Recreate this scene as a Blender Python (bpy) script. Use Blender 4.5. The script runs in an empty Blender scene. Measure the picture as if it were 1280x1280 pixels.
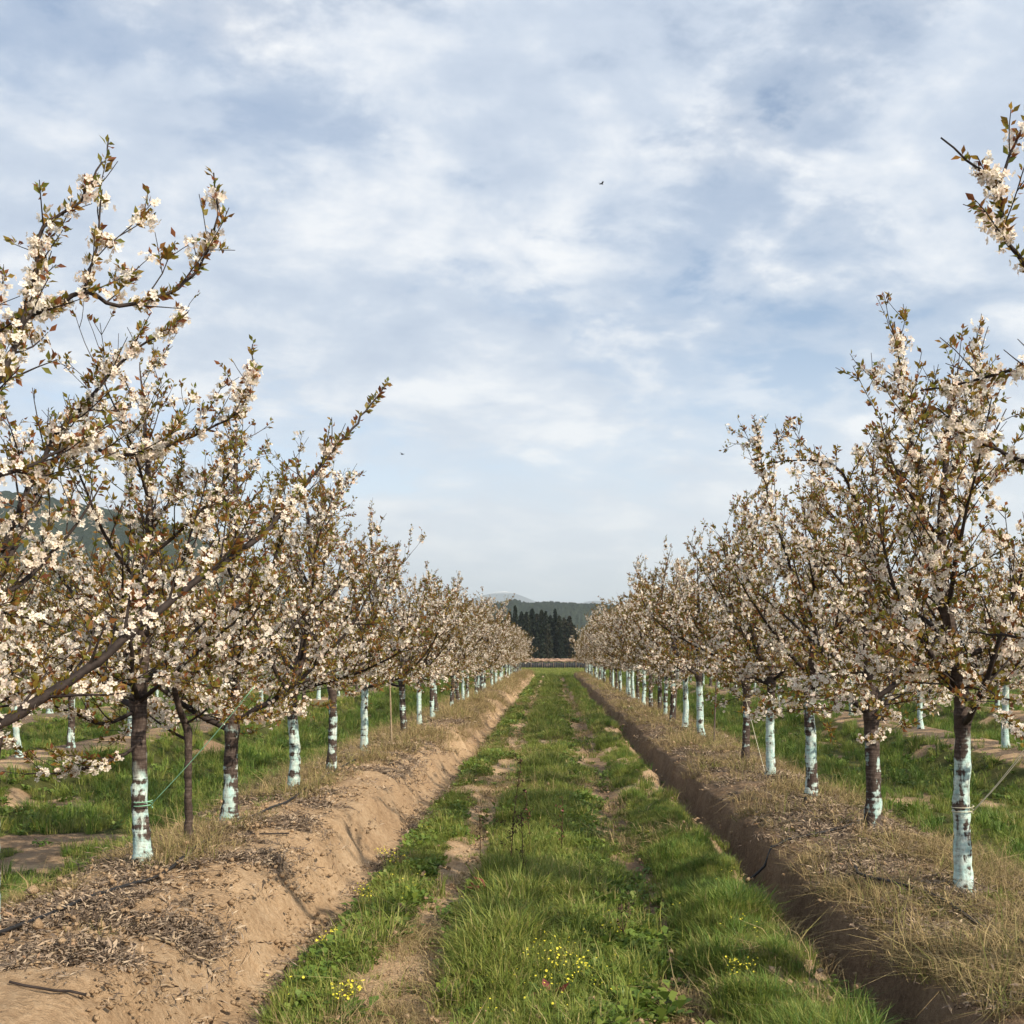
import bpy, math
import numpy as np
from mathutils import Vector, Matrix

R = math.radians
sc = bpy.context.scene
col = sc.collection

# ------------------------------------------------------------------ camera
CAM_Z = 1.85
F = 1280.0
VX, VY = 692.0, 818.0                     # vanishing point of the lane in the photograph
cd = bpy.data.cameras.new('camera'); cam = bpy.data.objects.new('camera', cd); col.objects.link(cam)
cam.location = (0, 0, CAM_Z); cam.rotation_euler = (R(90), 0, 0)
cd.sensor_width = 36; cd.lens = 36 * F / 1280
cd.shift_x = -(VX - 640) / 1280; cd.shift_y = (VY - 640) / 1280
cd.clip_start = .05; cd.clip_end = 30000
sc.camera = cam

# ------------------------------------------------------------------ sky and sun
SUN_EL, SUN_AZ = 35.0, 128.0              # azimuth clockwise from +Y (down the lane): right and behind
w = bpy.data.worlds.new('World'); sc.world = w; w.use_nodes = True
nt = w.node_tree; nt.nodes.clear()
def N(t, kind, **kw):
    n = t.nodes.new(kind)
    for k, v in kw.items(): setattr(n, k, v)
    return n
def L(t, a, b): t.links.new(a, b)
def math_n(t, op, a=None, b=None, clamp=False):
    n = N(t, 'ShaderNodeMath', operation=op); n.use_clamp = clamp
    for i, v in enumerate((a, b)):
        if v is None: continue
        if isinstance(v, (int, float)): n.inputs[i].default_value = v
        else: L(t, v, n.inputs[i])
    return n.outputs[0]
def ramp(t, fac, stops, interp='LINEAR'):
    n = N(t, 'ShaderNodeValToRGB'); cr = n.color_ramp; cr.interpolation = interp
    while len(cr.elements) < len(stops): cr.elements.new(.5)
    for e, (p, c) in zip(cr.elements, stops):
        e.position = p; e.color = (*c, 1) if len(c) == 3 else c
    L(t, fac, n.inputs[0]); return n.outputs[0]
def gray(v): return (v, v, v)
def mix(t, fac, a, b, mode='MIX'):
    n = N(t, 'ShaderNodeMix', data_type='RGBA', blend_type=mode)
    for s, v in ((n.inputs[0], fac), (n.inputs[6], a), (n.inputs[7], b)):
        if isinstance(v, (int, float)): s.default_value = v
        elif isinstance(v, tuple): s.default_value = (*v, 1) if len(v) == 3 else v
        else: L(t, v, s)
    return n.outputs[2]
def noise(t, vec, scale, detail=4, rough=.55, dist=0.0):
    n = N(t, 'ShaderNodeTexNoise'); n.inputs['Scale'].default_value = scale
    n.inputs['Detail'].default_value = detail; n.inputs['Roughness'].default_value = rough
    n.inputs['Distortion'].default_value = dist
    if vec is not None: L(t, vec, n.inputs['Vector'])
    return n.outputs['Fac']
def mapping(t, vec, loc=(0,0,0), scale=(1,1,1), rot=(0,0,0)):
    n = N(t, 'ShaderNodeMapping'); L(t, vec, n.inputs[0])
    n.inputs[1].default_value = loc; n.inputs[2].default_value = rot; n.inputs[3].default_value = scale
    return n.outputs[0]

out = N(nt, 'ShaderNodeOutputWorld'); bg = N(nt, 'ShaderNodeBackground')
bg.inputs[1].default_value = .1
sky = N(nt, 'ShaderNodeTexSky', sky_type='NISHITA'); sky.sun_disc = False
sky.sun_elevation = R(SUN_EL); sky.sun_rotation = R(SUN_AZ)
sky.air_density = 1.0; sky.dust_density = .3; sky.ozone_density = 1.2
tc = N(nt, 'ShaderNodeTexCoord'); sx = N(nt, 'ShaderNodeSeparateXYZ'); L(nt, tc.outputs['Generated'], sx.inputs[0])
zz = math_n(nt, 'ADD', math_n(nt, 'MAXIMUM', sx.outputs[2], 0.0), .30)
BX, BY = 47.8, 4.5
cx = N(nt, 'ShaderNodeCombineXYZ')
L(nt, math_n(nt, 'MULTIPLY', math_n(nt, 'DIVIDE', sx.outputs[0], zz), -1.0), cx.inputs[0]); L(nt, math_n(nt, 'DIVIDE', sx.outputs[1], zz), cx.inputs[1])
uv = cx.outputs[0]
big = noise(nt, mapping(nt, uv, (BX, BY, 0), (1.25, 1.1, 1), (0, 0, .5)), 1.0, 2, .5, .15)
mid = noise(nt, mapping(nt, uv, (11.3, 2.2, 0), (3.0, 3.9, 1), (0, 0, .35)), 2.0, 10, .60, .15)
lum = noise(nt, mapping(nt, uv, (32.5, 17.2, 0), (2.3, 2.8, 1), (0, 0, .4)), 1.7, 9, .58, .2)
cov = math_n(nt, 'ADD', math_n(nt, 'MULTIPLY', big, .66), math_n(nt, 'MULTIPLY', mid, .34))
covr = ramp(nt, cov, [(.36, gray(.03)), (.425, gray(.55)), (.49, gray(.95))], 'EASE')
ccol = ramp(nt, math_n(nt, 'ADD', math_n(nt, 'MULTIPLY', lum, .58), math_n(nt, 'MULTIPLY', mid, .42)),
            [(.39, (3.25, 3.8, 4.75)), (.48, (3.95, 4.45, 5.25)), (.54, (5.0, 5.3, 5.8)), (.61, (6.3, 6.35, 6.45))])
hz = ramp(nt, sx.outputs[2], [(0.0, gray(.85)), (.14, gray(.5)), (.30, gray(0.0))])
skyc = mix(nt, covr, sky.outputs[0], ccol)
skyc = mix(nt, hz, skyc, (6.4, 6.6, 6.9))
L(nt, skyc, bg.inputs[0]); L(nt, bg.outputs[0], out.inputs[0])

sd = bpy.data.lights.new('sun', 'SUN'); sun = bpy.data.objects.new('sun', sd); col.objects.link(sun)
sd.energy = 5.0; sd.angle = R(.7); sd.color = (1.0, .87, .68)
saz = R(SUN_AZ); sel = R(SUN_EL)
sdir = Vector((math.sin(saz)*math.cos(sel), math.cos(saz)*math.cos(sel), math.sin(sel)))
sun.rotation_euler = (-sdir).to_track_quat('-Z', 'Y').to_euler(); sun.location = (20, -12, 18)

vs = sc.view_settings
vs.view_transform = 'Standard'; vs.look = 'None'; vs.gamma = 1; vs.exposure = 0.72; vs.use_curve_mapping = False
sc.render.engine = 'CYCLES'
cy = sc.cycles
cy.max_bounces = 6; cy.diffuse_bounces = 3; cy.glossy_bounces = 2; cy.transmission_bounces = 3
cy.transparent_max_bounces = 4; cy.volume_bounces = 0; cy.caustics_reflective = False; cy.caustics_refractive = False
cy.use_denoising = True; cy.sample_clamp_indirect = 6

# ------------------------------------------------------------------ helpers
rng = np.random.default_rng(7)
def P(px, py, d): return np.array([(px - VX)/F*d, d, CAM_Z - (py - VY)/F*d])   # a pixel of the photo and its estimated distance -> place
def sstep(a, b, x): t = np.clip((x - a)/(b - a), 0, 1); return t*t*(3 - 2*t)
def vnoise(x, y, seed=0):
    x = np.asarray(x, float); y = np.asarray(y, float)
    xi = np.floor(x).astype(np.int64); yi = np.floor(y).astype(np.int64); fx = x - xi; fy = y - yi
    def h(a, b):
        n = (a*374761393 + b*668265263 + seed*982451653) & 0xFFFFFFFF
        n = ((n ^ (n >> 13))*1274126177) & 0xFFFFFFFF
        return ((n ^ (n >> 16)) & 0xFFFF)/65535.0
    ux = fx*fx*(3 - 2*fx); uy = fy*fy*(3 - 2*fy)
    return (h(xi, yi)*(1-ux) + h(xi+1, yi)*ux)*(1-uy) + (h(xi, yi+1)*(1-ux) + h(xi+1, yi+1)*ux)*uy
def fbm(x, y, o=4, seed=0, g=.5):
    s = 0; a = 1; t = 0
    for k in range(o):
        s = s + a*vnoise(np.asarray(x)*2**k + 17.3*k, np.asarray(y)*2**k - 9.1*k, seed + k); t += a; a *= g
    return s/t

class MB:
    def __init__(s): s.v = []; s.q = []; s.t = []; s.n = 0; s.a = {}
    def add(s, v, q=None, t=None, **attrs):
        v = np.asarray(v, float).reshape(-1, 3)
        if q is not None and len(q): s.q.append(np.asarray(q, np.int64) + s.n)
        if t is not None and len(t): s.t.append(np.asarray(t, np.int64) + s.n)
        for k, x in attrs.items(): s.a.setdefault(k, []).append(np.asarray(x, float))
        s.v.append(v); s.n += len(v)
    def mesh(s, name, mat, smooth=False):
        me = bpy.data.meshes.new(name)
        if s.n == 0: return me
        V = np.concatenate(s.v)
        q = np.concatenate(s.q) if s.q else np.zeros((0, 4), np.int64)
        t = np.concatenate(s.t) if s.t else np.zeros((0, 3), np.int64)
        me.vertices.add(len(V)); me.vertices.foreach_set('co', V.astype(np.float32).ravel())
        li = np.concatenate([q.ravel(), t.ravel()]).astype(np.int32)
        me.loops.add(len(li)); me.loops.foreach_set('vertex_index', li)
        st = np.concatenate([np.arange(len(q))*4, len(q)*4 + np.arange(len(t))*3]).astype(np.int32)
        me.polygons.add(len(st)); me.polygons.foreach_set('loop_start', st)
        if smooth: me.polygons.foreach_set('use_smooth', np.ones(len(st), bool))
        me.update(calc_edges=True)
        for k, x in s.a.items():
            at = me.attributes.new(k, 'FLOAT', 'POINT'); at.data.foreach_set('value', np.concatenate(x).astype(np.float32))
        if mat: me.materials.append(mat)
        return me
def tube(mb, pts, rad, sides=6, jit=0.0, cap=True, r=None):
    pts = np.asarray(pts, float); n = len(pts); rad = np.broadcast_to(np.asarray(rad, float), (n,))
    tg = np.gradient(pts, axis=0); tg /= np.linalg.norm(tg, axis=1)[:, None] + 1e-9
    ref = np.array([0, 0, 1.]) if abs(tg[:, 2]).mean() < .8 else np.array([1., 0, 0])
    a = np.cross(tg, ref); a /= np.linalg.norm(a, axis=1)[:, None] + 1e-9
    b = np.cross(tg, a)
    th = np.arange(sides)/sides*2*math.pi
    rr = rad[:, None]*np.ones((1, sides))
    if jit: rr = rr*(1 + jit*((r or rng).random((n, sides)) - .5)*2)
    v = pts[:, None, :] + rr[:, :, None]*(np.cos(th)[None, :, None]*a[:, None, :] + np.sin(th)[None, :, None]*b[:, None, :])
    i = np.arange(n-1)[:, None]*sides; j = np.arange(sides)[None, :]; k = (j+1) % sides
    q = np.stack([i+j, i+k, i+sides+k, i+sides+j], -1).reshape(-1, 4)
    v = v.reshape(-1, 3); tr = None
    if cap:
        v = np.vstack([v, pts[-1], pts[0]])
        m = (n-1)*sides
        tr = [(m+x, m+(x+1) % sides, n*sides) for x in range(sides)] + [((x+1) % sides, x, n*sides+1) for x in range(sides)]
    mb.add(v, q, tr)
def catmull(cp, step=.05):
    cp = np.asarray(cp, float); c = np.vstack([2*cp[0]-cp[1], cp, 2*cp[-1]-cp[-2]]); o = []
    for i in range(1, len(c)-2):
        n = max(2, int(np.linalg.norm(c[i+1]-c[i])/step)); t = np.linspace(0, 1, n, endpoint=False)[:, None]
        o.append(.5*(2*c[i] + (c[i+1]-c[i-1])*t + (2*c[i-1]-5*c[i]+4*c[i+1]-c[i+2])*t**2 + (3*c[i]-c[i-1]-3*c[i+1]+c[i+2])*t**3))
    return np.vstack(o + [cp[-1:]])
def ob(name, me, parent=None, loc=None, rot=None, scale=None, **props):
    o = bpy.data.objects.new(name, me); col.objects.link(o)
    if parent is not None: o.parent = parent
    if loc is not None: o.location = tuple(float(x) for x in loc)
    if rot is not None: o.rotation_euler = rot
    if scale is not None: o.scale = scale if hasattr(scale, '__len__') else (scale,)*3
    for k, v in props.items(): o[k] = v
    return o

# ------------------------------------------------------------------ materials
def newmat(name):
    m = bpy.data.materials.new(name); m.use_nodes = True; t = m.node_tree; t.nodes.clear()
    o = N(t, 'ShaderNodeOutputMaterial'); b = N(t, 'ShaderNodeBsdfPrincipled'); L(t, b.outputs[0], o.inputs[0])
    b.inputs['Roughness'].default_value = .85; b.inputs['Specular IOR Level'].default_value = .25
    return m, t, b, o
def setc(t, sock, v):
    if isinstance(v, tuple): sock.default_value = (*v, 1)
    else: L(t, v, sock)
def bump(t, b, h, strength=.4, dist=.01):
    n = N(t, 'ShaderNodeBump'); n.inputs['Strength'].default_value = strength; n.inputs['Distance'].default_value = dist
    L(t, h, n.inputs['Height']); L(t, n.outputs[0], b.inputs['Normal'])
def leafmat(name, stops, trans=.3, rough=.55, spec=.3, obj=.0):
    m, t, b, o = newmat(name)
    g = N(t, 'ShaderNodeNewGeometry'); r = g.outputs['Random Per Island']
    if obj:
        oi = N(t, 'ShaderNodeObjectInfo')
        r = math_n(t, 'ADD', math_n(t, 'MULTIPLY', r, 1-obj), math_n(t, 'MULTIPLY', oi.outputs['Random'], obj))
    c = ramp(t, r, stops)
    L(t, c, b.inputs['Base Color']); b.inputs['Roughness'].default_value = rough; b.inputs['Specular IOR Level'].default_value = spec
    if trans:
        tr = N(t, 'ShaderNodeBsdfTranslucent'); L(t, c, tr.inputs[0]); ms = N(t, 'ShaderNodeMixShader'); ms.inputs[0].default_value = trans
        L(t, b.outputs[0], ms.inputs[1]); L(t, tr.outputs[0], ms.inputs[2]); L(t, ms.outputs[0], o.inputs[0])
    return m
def plainmat(name, c, rough=.8, nscale=0, var=.25):
    m, t, b, o = newmat(name)
    b.inputs['Roughness'].default_value = rough
    if nscale:
        k = noise(t, N(t, 'ShaderNodeTexCoord').outputs['Object'], nscale, 5)
        cc = ramp(t, k, [(.3, tuple(x*(1-var) for x in c)), (.7, tuple(min(1, x*(1+var)) for x in c))])
        L(t, cc, b.inputs['Base Color']); bump(t, b, k, .4, .01)
    else: setc(t, b.inputs['Base Color'], c)
    return m

def make_bark(name):
    m, t, b, o = newmat(name)
    co = N(t, 'ShaderNodeTexCoord').outputs['Object']; oi = N(t, 'ShaderNodeObjectInfo')
    off = N(t, 'ShaderNodeVectorMath', operation='MULTIPLY_ADD'); L(t, co, off.inputs[0]); off.inputs[1].default_value = (1, 1, 1)
    cxx = N(t, 'ShaderNodeCombineXYZ')
    for i, k in enumerate((37., 91., 53.)): L(t, math_n(t, 'MULTIPLY', oi.outputs['Random'], k), cxx.inputs[i])
    L(t, cxx.outputs[0], off.inputs[2]); v = off.outputs[0]
    z = N(t, 'ShaderNodeSeparateXYZ'); L(t, co, z.inputs[0]); z = z.outputs[2]
    lent = noise(t, mapping(t, v, scale=(6, 6, 55)), 1, 4, .6)
    fine = noise(t, mapping(t, v, scale=(1, 1, .5)), 60, 4, .6)
    bark = ramp(t, math_n(t, 'ADD', math_n(t, 'MULTIPLY', lent, .6), math_n(t, 'MULTIPLY', fine, .4)),
                [(.35, (.018, .012, .010)), (.52, (.06, .043, .036)), (.7, (.15, .12, .105))])
    aw = N(t, 'ShaderNodeAttribute', attribute_type='OBJECT', attribute_name='wash').outputs['Fac']
    ap = N(t, 'ShaderNodeAttribute', attribute_type='OBJECT', attribute_name='peel').outputs['Fac']
    edge = noise(t, mapping(t, v, scale=(1, 1, .6)), 9, 3, .6)
    top = math_n(t, 'SUBTRACT', math_n(t, 'ADD', aw, math_n(t, 'MULTIPLY', math_n(t, 'SUBTRACT', edge, .5), .5)), z)
    top = math_n(t, 'MULTIPLY', top, 7, True)
    pl = noise(t, mapping(t, v, scale=(1, 1, .42)), 11, 5, .62, .4)
    band = noise(t, mapping(t, v, scale=(2.2, 2.2, 17)), 1, 3, .6)
    pl = math_n(t, 'ADD', math_n(t, 'MULTIPLY', pl, .62), math_n(t, 'MULTIPLY', band, .38))
    keep = math_n(t, 'MULTIPLY', math_n(t, 'SUBTRACT', pl, math_n(t, 'ADD', ap, .115)), 22, True)
    mask = math_n(t, 'MULTIPLY', top, keep)
    wn = noise(t, v, 14, 4, .6)
    wash = ramp(t, wn, [(.3, (.24, .42, .42)), (.5, (.42, .58, .56)), (.7, (.62, .69, .65))])
    run = noise(t, mapping(t, v, scale=(30, 30, 2.2)), 1, 3, .6)
    wash = mix(t, ramp(t, run, [(.45, gray(0)), (.68, gray(.6))]), wash, (.27, .28, .24))
    wash = mix(t, ramp(t, math_n(t, 'ADD', math_n(t, 'MULTIPLY', fine, .5), math_n(t, 'MULTIPLY', lent, .5)), [(.36, gray(.7)), (.5, gray(0))]), wash, (.17, .15, .13))
    L(t, mix(t, mask, bark, wash), b.inputs['Base Color']); b.inputs['Roughness'].default_value = .8
    bump(t, b, math_n(t, 'ADD', math_n(t, 'ADD', lent, fine), math_n(t, 'MULTIPLY', mask, .35)), .7, .006)
    return m
M_BARK = make_bark('cherry_bark')
M_TWIG = plainmat('twig_bark', (.026, .019, .017), .75, 30, .5)
M_LEAF = leafmat('cherry_leaf', [(0, (.27, .165, .030)), (.28, (.22, .18, .032)), (.50, (.15, .175, .032)), (.68, (.28, .15, .034)), (.88, (.25, .09, .034)), (1, (.15, .055, .028))], .5, .5, .3)
def make_petal():
    m, t, b, o = newmat('cherry_petal')
    g = N(t, 'ShaderNodeNewGeometry').outputs['Random Per Island']
    c = ramp(t, g, [(0, (.88, .75, .66)), (.35, (.91, .84, .74)), (.8, (.93, .89, .82)), (1, (.88, .68, .58))])
    a = N(t, 'ShaderNodeAttribute', attribute_name='rad').outputs['Fac']
    c = mix(t, ramp(t, a, [(0, gray(0)), (.4, gray(1))]), (.42, .36, .16), c)
    L(t, c, b.inputs['Base Color']); b.inputs['Roughness'].default_value = .7; b.inputs['Specular IOR Level'].default_value = .15
    tr = N(t, 'ShaderNodeBsdfTranslucent'); L(t, c, tr.inputs[0]); ms = N(t, 'ShaderNodeMixShader'); ms.inputs[0].default_value = .45
    L(t, b.outputs[0], ms.inputs[1]); L(t, tr.outputs[0], ms.inputs[2]); L(t, ms.outputs[0], o.inputs[0])
    return m
M_PETAL = make_petal()

def make_ground():
    m, t, b, o = newmat('orchard_soil')
    p = N(t, 'ShaderNodeNewGeometry').outputs['Position']
    g = N(t, 'ShaderNodeAttribute', attribute_name='grass').outputs['Fac']
    li = N(t, 'ShaderNodeAttribute', attribute_name='litter').outputs['Fac']
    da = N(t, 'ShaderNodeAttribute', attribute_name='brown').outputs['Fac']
    n1 = noise(t, p, 2.2, 6, .6); n2 = noise(t, p, 26, 6, .65); n3 = noise(t, p, 110, 4, .7)
    nm = math_n(t, 'ADD', math_n(t, 'MULTIPLY', n1, .45), math_n(t, 'MULTIPLY', n2, .55))
    soil = ramp(t, nm, [(.33, (.31, .205, .12)), (.5, (.49, .345, .215)), (.66, (.60, .455, .305))])
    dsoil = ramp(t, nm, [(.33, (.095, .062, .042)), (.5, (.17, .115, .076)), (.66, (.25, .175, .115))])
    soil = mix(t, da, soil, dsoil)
    lit = ramp(t, math_n(t, 'ADD', math_n(t, 'MULTIPLY', n2, .5), math_n(t, 'MULTIPLY', n3, .5)), [(.36, (.06, .045, .035)), (.5, (.17, .128, .094)), (.64, (.34, .265, .19))])
    lm = math_n(t, 'MULTIPLY', math_n(t, 'ADD', math_n(t, 'SUBTRACT', li, .5), math_n(t, 'MULTIPLY', math_n(t, 'SUBTRACT', n2, .45), 1.3)), 5, True)
    c = mix(t, lm, soil, lit)
    gr = ramp(t, math_n(t, 'ADD', math_n(t, 'MULTIPLY', n1, .5), math_n(t, 'MULTIPLY', n3, .5)), [(.35, (.035, .042, .013)), (.5, (.075, .085, .026)), (.66, (.14, .125, .05))])
    gm = math_n(t, 'MULTIPLY', math_n(t, 'ADD', math_n(t, 'SUBTRACT', g, .5), math_n(t, 'MULTIPLY', math_n(t, 'SUBTRACT', n2, .5), .9)), 4, True)
    c = mix(t, gm, c, gr)
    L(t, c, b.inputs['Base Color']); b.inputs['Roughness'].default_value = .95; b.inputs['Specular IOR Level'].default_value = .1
    bump(t, b, math_n(t, 'ADD', math_n(t, 'MULTIPLY', n2, 1.0), math_n(t, 'MULTIPLY', n3, .5)), 1.0, .045)
    return m
M_GROUND = make_ground()

# ------------------------------------------------------------------ ground: lane, banks, ditch, tree beds
ROWS_L = [-2.82, -7.8, -12.7, -17.6]
ROWS_R = [2.68, 7.35, 12.2, 17.1]
END = 90.0
def profile(x, y):
    x = np.asarray(x, float); y = np.asarray(y, float)
    # scalloped edge of the sandy bank and straighter edge of the ditch
    eL = (.20*(fbm(y*1.15, y*0+3, 2, 11) - .5) + .16*(fbm(y*.35, y*0+8, 2, 5) - .5)) * np.exp(-((x+1.8)/.9)**2)
    eL = eL + (.10*(fbm(y*3.4 + x*.6, x*.8, 3, 13) - .5) + .035*(fbm(y*9, x*2, 2, 17) - .5)*sstep(30, 10, y)) * np.exp(-((x+1.8)/.28)**2)
    eR = (.22*(fbm(y*1.6, y*0+5, 4, 21, .6) - .5)) * np.exp(-((x-1.7)/.6)**2)
    xx = x + eL + eR
    cp = [(-60, 0)]
    for c in (-22.5, -17.6, -12.7, -7.8):
        cp += [(c-1.3, .02), (c-.85, .26), (c-.2, .36), (c+.4, .36), (c+.85, .26), (c+1.3, .0)]
    cp += [(-4.1, .02), (-3.65, .16), (-3.2, .32), (-2.8, .41), (-2.35, .43), (-2.06, .38), (-1.93, .31), (-1.70, -.03), (-1.52, -.10), (-1.36, -.03), (-1.2, .02),
           (-1.0, .0), (-.8, -.045), (-.6, -.01), (-.3, .03), (.1, .04), (.45, .01), (.66, -.05), (.82, -.03), (1.0, .04), (1.25, .07), (1.45, .03), (1.56, -.05),
           (1.61, -.15), (1.71, -.15), (1.755, .02), (1.80, .22), (1.95, .29), (2.2, .33), (2.65, .35), (3.1, .30), (3.45, .16), (3.6, -.06), (3.8, -.05), (4.1, .02)]
    for c in (7.35, 12.2, 17.1, 22):
        cp += [(c-1.3, .0), (c-.85, .26), (c-.3, .35), (c+.3, .36), (c+.85, .26), (c+1.3, .02)]
    cp += [(60, 0)]
    cp = np.array(cp)
    z = np.interp(xx, cp[:, 0], cp[:, 1])
    fade = 1 - sstep(END-2, END+3, y)
    z = z*fade
    ax = np.abs(x)
    near = sstep(60, 8, y)
    bank = np.exp(-((x+2.1)/.55)**2)
    z = z + fade*bank*(.10*(fbm(x*1.1 + y*.55, y*2.3 - x*.9, 3, 31) - .5))
    z = z + fade*np.exp(-((x+1.95)/.4)**2)*sstep(40, 12, y)*(.115*(fbm(x*4.2 + y*1.5, y*5.2, 4, 33, .62) - .5))
    z = z + fade*np.exp(-((x-2.5)/.7)**2)*.12*(fbm(x*1.6, y*1.6, 3, 37) - .5)
    z = z + .045*(fbm(x*3.1, y*3.1, 3, 41) - .5)*near + .035*(fbm(x*.7, y*.45, 2, 43) - .5)
    z = z + .03*(fbm(x*11, y*11, 2, 47) - .5)*sstep(22, 6, y)
    # spoil heaps at the lip of the ditch and in the left rut
    for hx, hy, hr, hh in ((1.42, 9.7, .26, .12), (1.38, 8.35, .24, .10), (1.33, 10.9, .2, .08), (1.30, 5.75, .2, .09), (1.36, 15.2, .35, .12), (.95, 5.28, .12, .05),
                           (-1.08, 5.9, .4, .07), (1.2, 19.5, .4, .1), (-.85, 16.5, .2, .06), (1.3, 24, .5, .12)):
        dd = ((x-hx)**2 + (y-hy)**2*.6)/hr**2
        z = z + hh*np.exp(-dd)*(.6 + .8*fbm(x*9, y*9, 2, 53))
    return z
def bump1(x, c, h): return np.clip(1 - np.abs((x - c)/h)**3, 0, 1)
def grass_mask(x, y):
    n = fbm(x*1.5 + 9, y*.8, 4, 61); n2 = fbm(x*.8, y*.5, 3, 67)
    c = bump1(x, -.10, .72); r = bump1(x, 1.16, .44); l = bump1(x, -1.22, .34)*.86
    lane = np.maximum(np.maximum(c, r), np.maximum(l, .50*(np.abs(x) < 1.45)))
    g = sstep(.27, .60, lane*(.10 + 1.15*n))
    bare = sstep(7.4, 6.3, y + .5*(n-.5))*bump1(x, -.88, .42)
    g = g*(1 - .93*bare)
    g = g*(1 - .92*np.exp(-(((x-.72-.06*np.sin(y*.9))/.16)**2))*sstep(.76, .54, n2 + .08*(y > 14)))
    g = g*(1 - .8*np.exp(-(((x+.82-.05*np.sin(y*.7))/.16)**2))*sstep(.70, .50, fbm(x, y*.6, 3, 69)))
    g = g*(1 - .75*sstep(.58, .68, fbm(x*2.1 + 5, y*1.4, 3, 73)))
    inlane = (x > -1.47) & (x < 1.55)
    pos = np.abs(np.where(x < 0, x, x))
    rel = np.full_like(x, 9.)
    for cc in ROWS_L + ROWS_R + [-22.5, 22]: rel = np.minimum(rel, np.abs(x - cc))
    outer = sstep(.50, .85, rel + .5*(n-.5))*sstep(.22, .36, fbm(x*1.1 + 4, y*.8, 4, 71))
    bed = .40*sstep(.54, .66, n)*np.where(x < 0, sstep(-2.3, -3.0, x), 1.0)
    g = np.where(inlane, g, np.where(np.abs(x) > 3.4, np.maximum(outer, bed), bed))
    g = np.where(y > END, .9*sstep(.2, .5, n2 + .15), g)
    g = np.where(np.abs(x) > 25, .9, g)
    return g
def litter_mask(x, y):
    st = fbm(x*1.3 + y*.8, y*3.2 - x*.9, 4, 83, .6)            # tongues running down the bank
    onl = sstep(-1.72, -2.05, x)*sstep(-3.7, -3.3, x)
    onr = sstep(1.85, 2.0, x)*sstep(3.5, 3.2, x)
    m = np.maximum(onl*sstep(.54, .66, st + .06*sstep(-2.1, -2.9, x)), onr*sstep(.36, .56, st))
    for cc in ROWS_L[1:] + ROWS_R[1:]: m = np.maximum(m, sstep(1.1, .8, np.abs(x-cc))*sstep(.40, .58, st))
    toe = np.exp(-((x+1.50)/.12)**2)*sstep(.40, .60, fbm(x*3, y*2.2, 3, 87))
    return np.maximum(m, .9*toe)*(y < END)
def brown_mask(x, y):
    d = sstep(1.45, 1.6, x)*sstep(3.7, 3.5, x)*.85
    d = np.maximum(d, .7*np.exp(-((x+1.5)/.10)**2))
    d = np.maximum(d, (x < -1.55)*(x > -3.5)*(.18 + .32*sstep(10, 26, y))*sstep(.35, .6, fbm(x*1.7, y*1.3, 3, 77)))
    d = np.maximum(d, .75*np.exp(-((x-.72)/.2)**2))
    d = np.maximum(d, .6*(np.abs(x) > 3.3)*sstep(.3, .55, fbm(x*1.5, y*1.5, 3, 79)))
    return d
xs = np.concatenate([[-6000, -2500, -900, -300, -120, -60], np.arange(-26, -8, .3), np.arange(-8, -3.6, .09), np.arange(-3.6, 3.7, .03), np.arange(3.7, 8.2, .09), np.arange(8.2, 26.5, .3), [60, 120, 300, 900, 2500, 6000]])
ys = [-40, -12, 0, 2.5, 3.5, 4.3]
while ys[-1] < 100: ys.append(ys[-1] + max(.035, .0078*ys[-1]))
ys = np.array(ys + [104, 110, 118, 130, 150, 180, 230, 320, 500, 900, 1600, 3000, 6000, 12000])
X, Y = np.meshgrid(xs, ys); Z = profile(X.ravel(), Y.ravel())
ny, nx = X.shape
i = np.arange(ny-1)[:, None]*nx + np.arange(nx-1)[None, :]
q = np.stack([i, i+1, i+nx+1, i+nx], -1).reshape(-1, 4)
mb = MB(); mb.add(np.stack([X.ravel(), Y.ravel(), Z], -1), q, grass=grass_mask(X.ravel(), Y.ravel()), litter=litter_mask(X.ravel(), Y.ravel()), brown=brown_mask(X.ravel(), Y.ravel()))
ground = ob('ground', mb.mesh('ground', M_GROUND, True), kind='structure')
def gz(x, y): return float(profile(np.array([x]), np.array([y]))[0])

# ------------------------------------------------------------------ hills and mountains
def forest_mat(name, c0, c1, scale, snow=None):
    m, t, b, o = newmat(name)
    p = N(t, 'ShaderNodeNewGeometry').outputs['Position']
    k = noise(t, p, scale, 6, .65); k2 = noise(t, p, scale*.12, 3)
    c = ramp(t, math_n(t, 'ADD', math_n(t, 'MULTIPLY', k, .6), math_n(t, 'MULTIPLY', k2, .4)), [(.36, c0), (.64, c1)])
    if snow:
        z = N(t, 'ShaderNodeSeparateXYZ'); L(t, p, z.inputs[0])
        s = math_n(t, 'MULTIPLY', math_n(t, 'SUBTRACT', math_n(t, 'ADD', z.outputs[2], math_n(t, 'MULTIPLY', math_n(t, 'SUBTRACT', k2, .5), 260)), snow), .03, True)
        c = mix(t, s, c, (.8, .82, .85))
    L(t, c, b.inputs['Base Color']); b.inputs['Roughness'].default_value = 1; b.inputs['Specular IOR Level'].default_value = 0
    bump(t, b, k, 1.0, 12 if not snow else 60)
    return m
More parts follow.
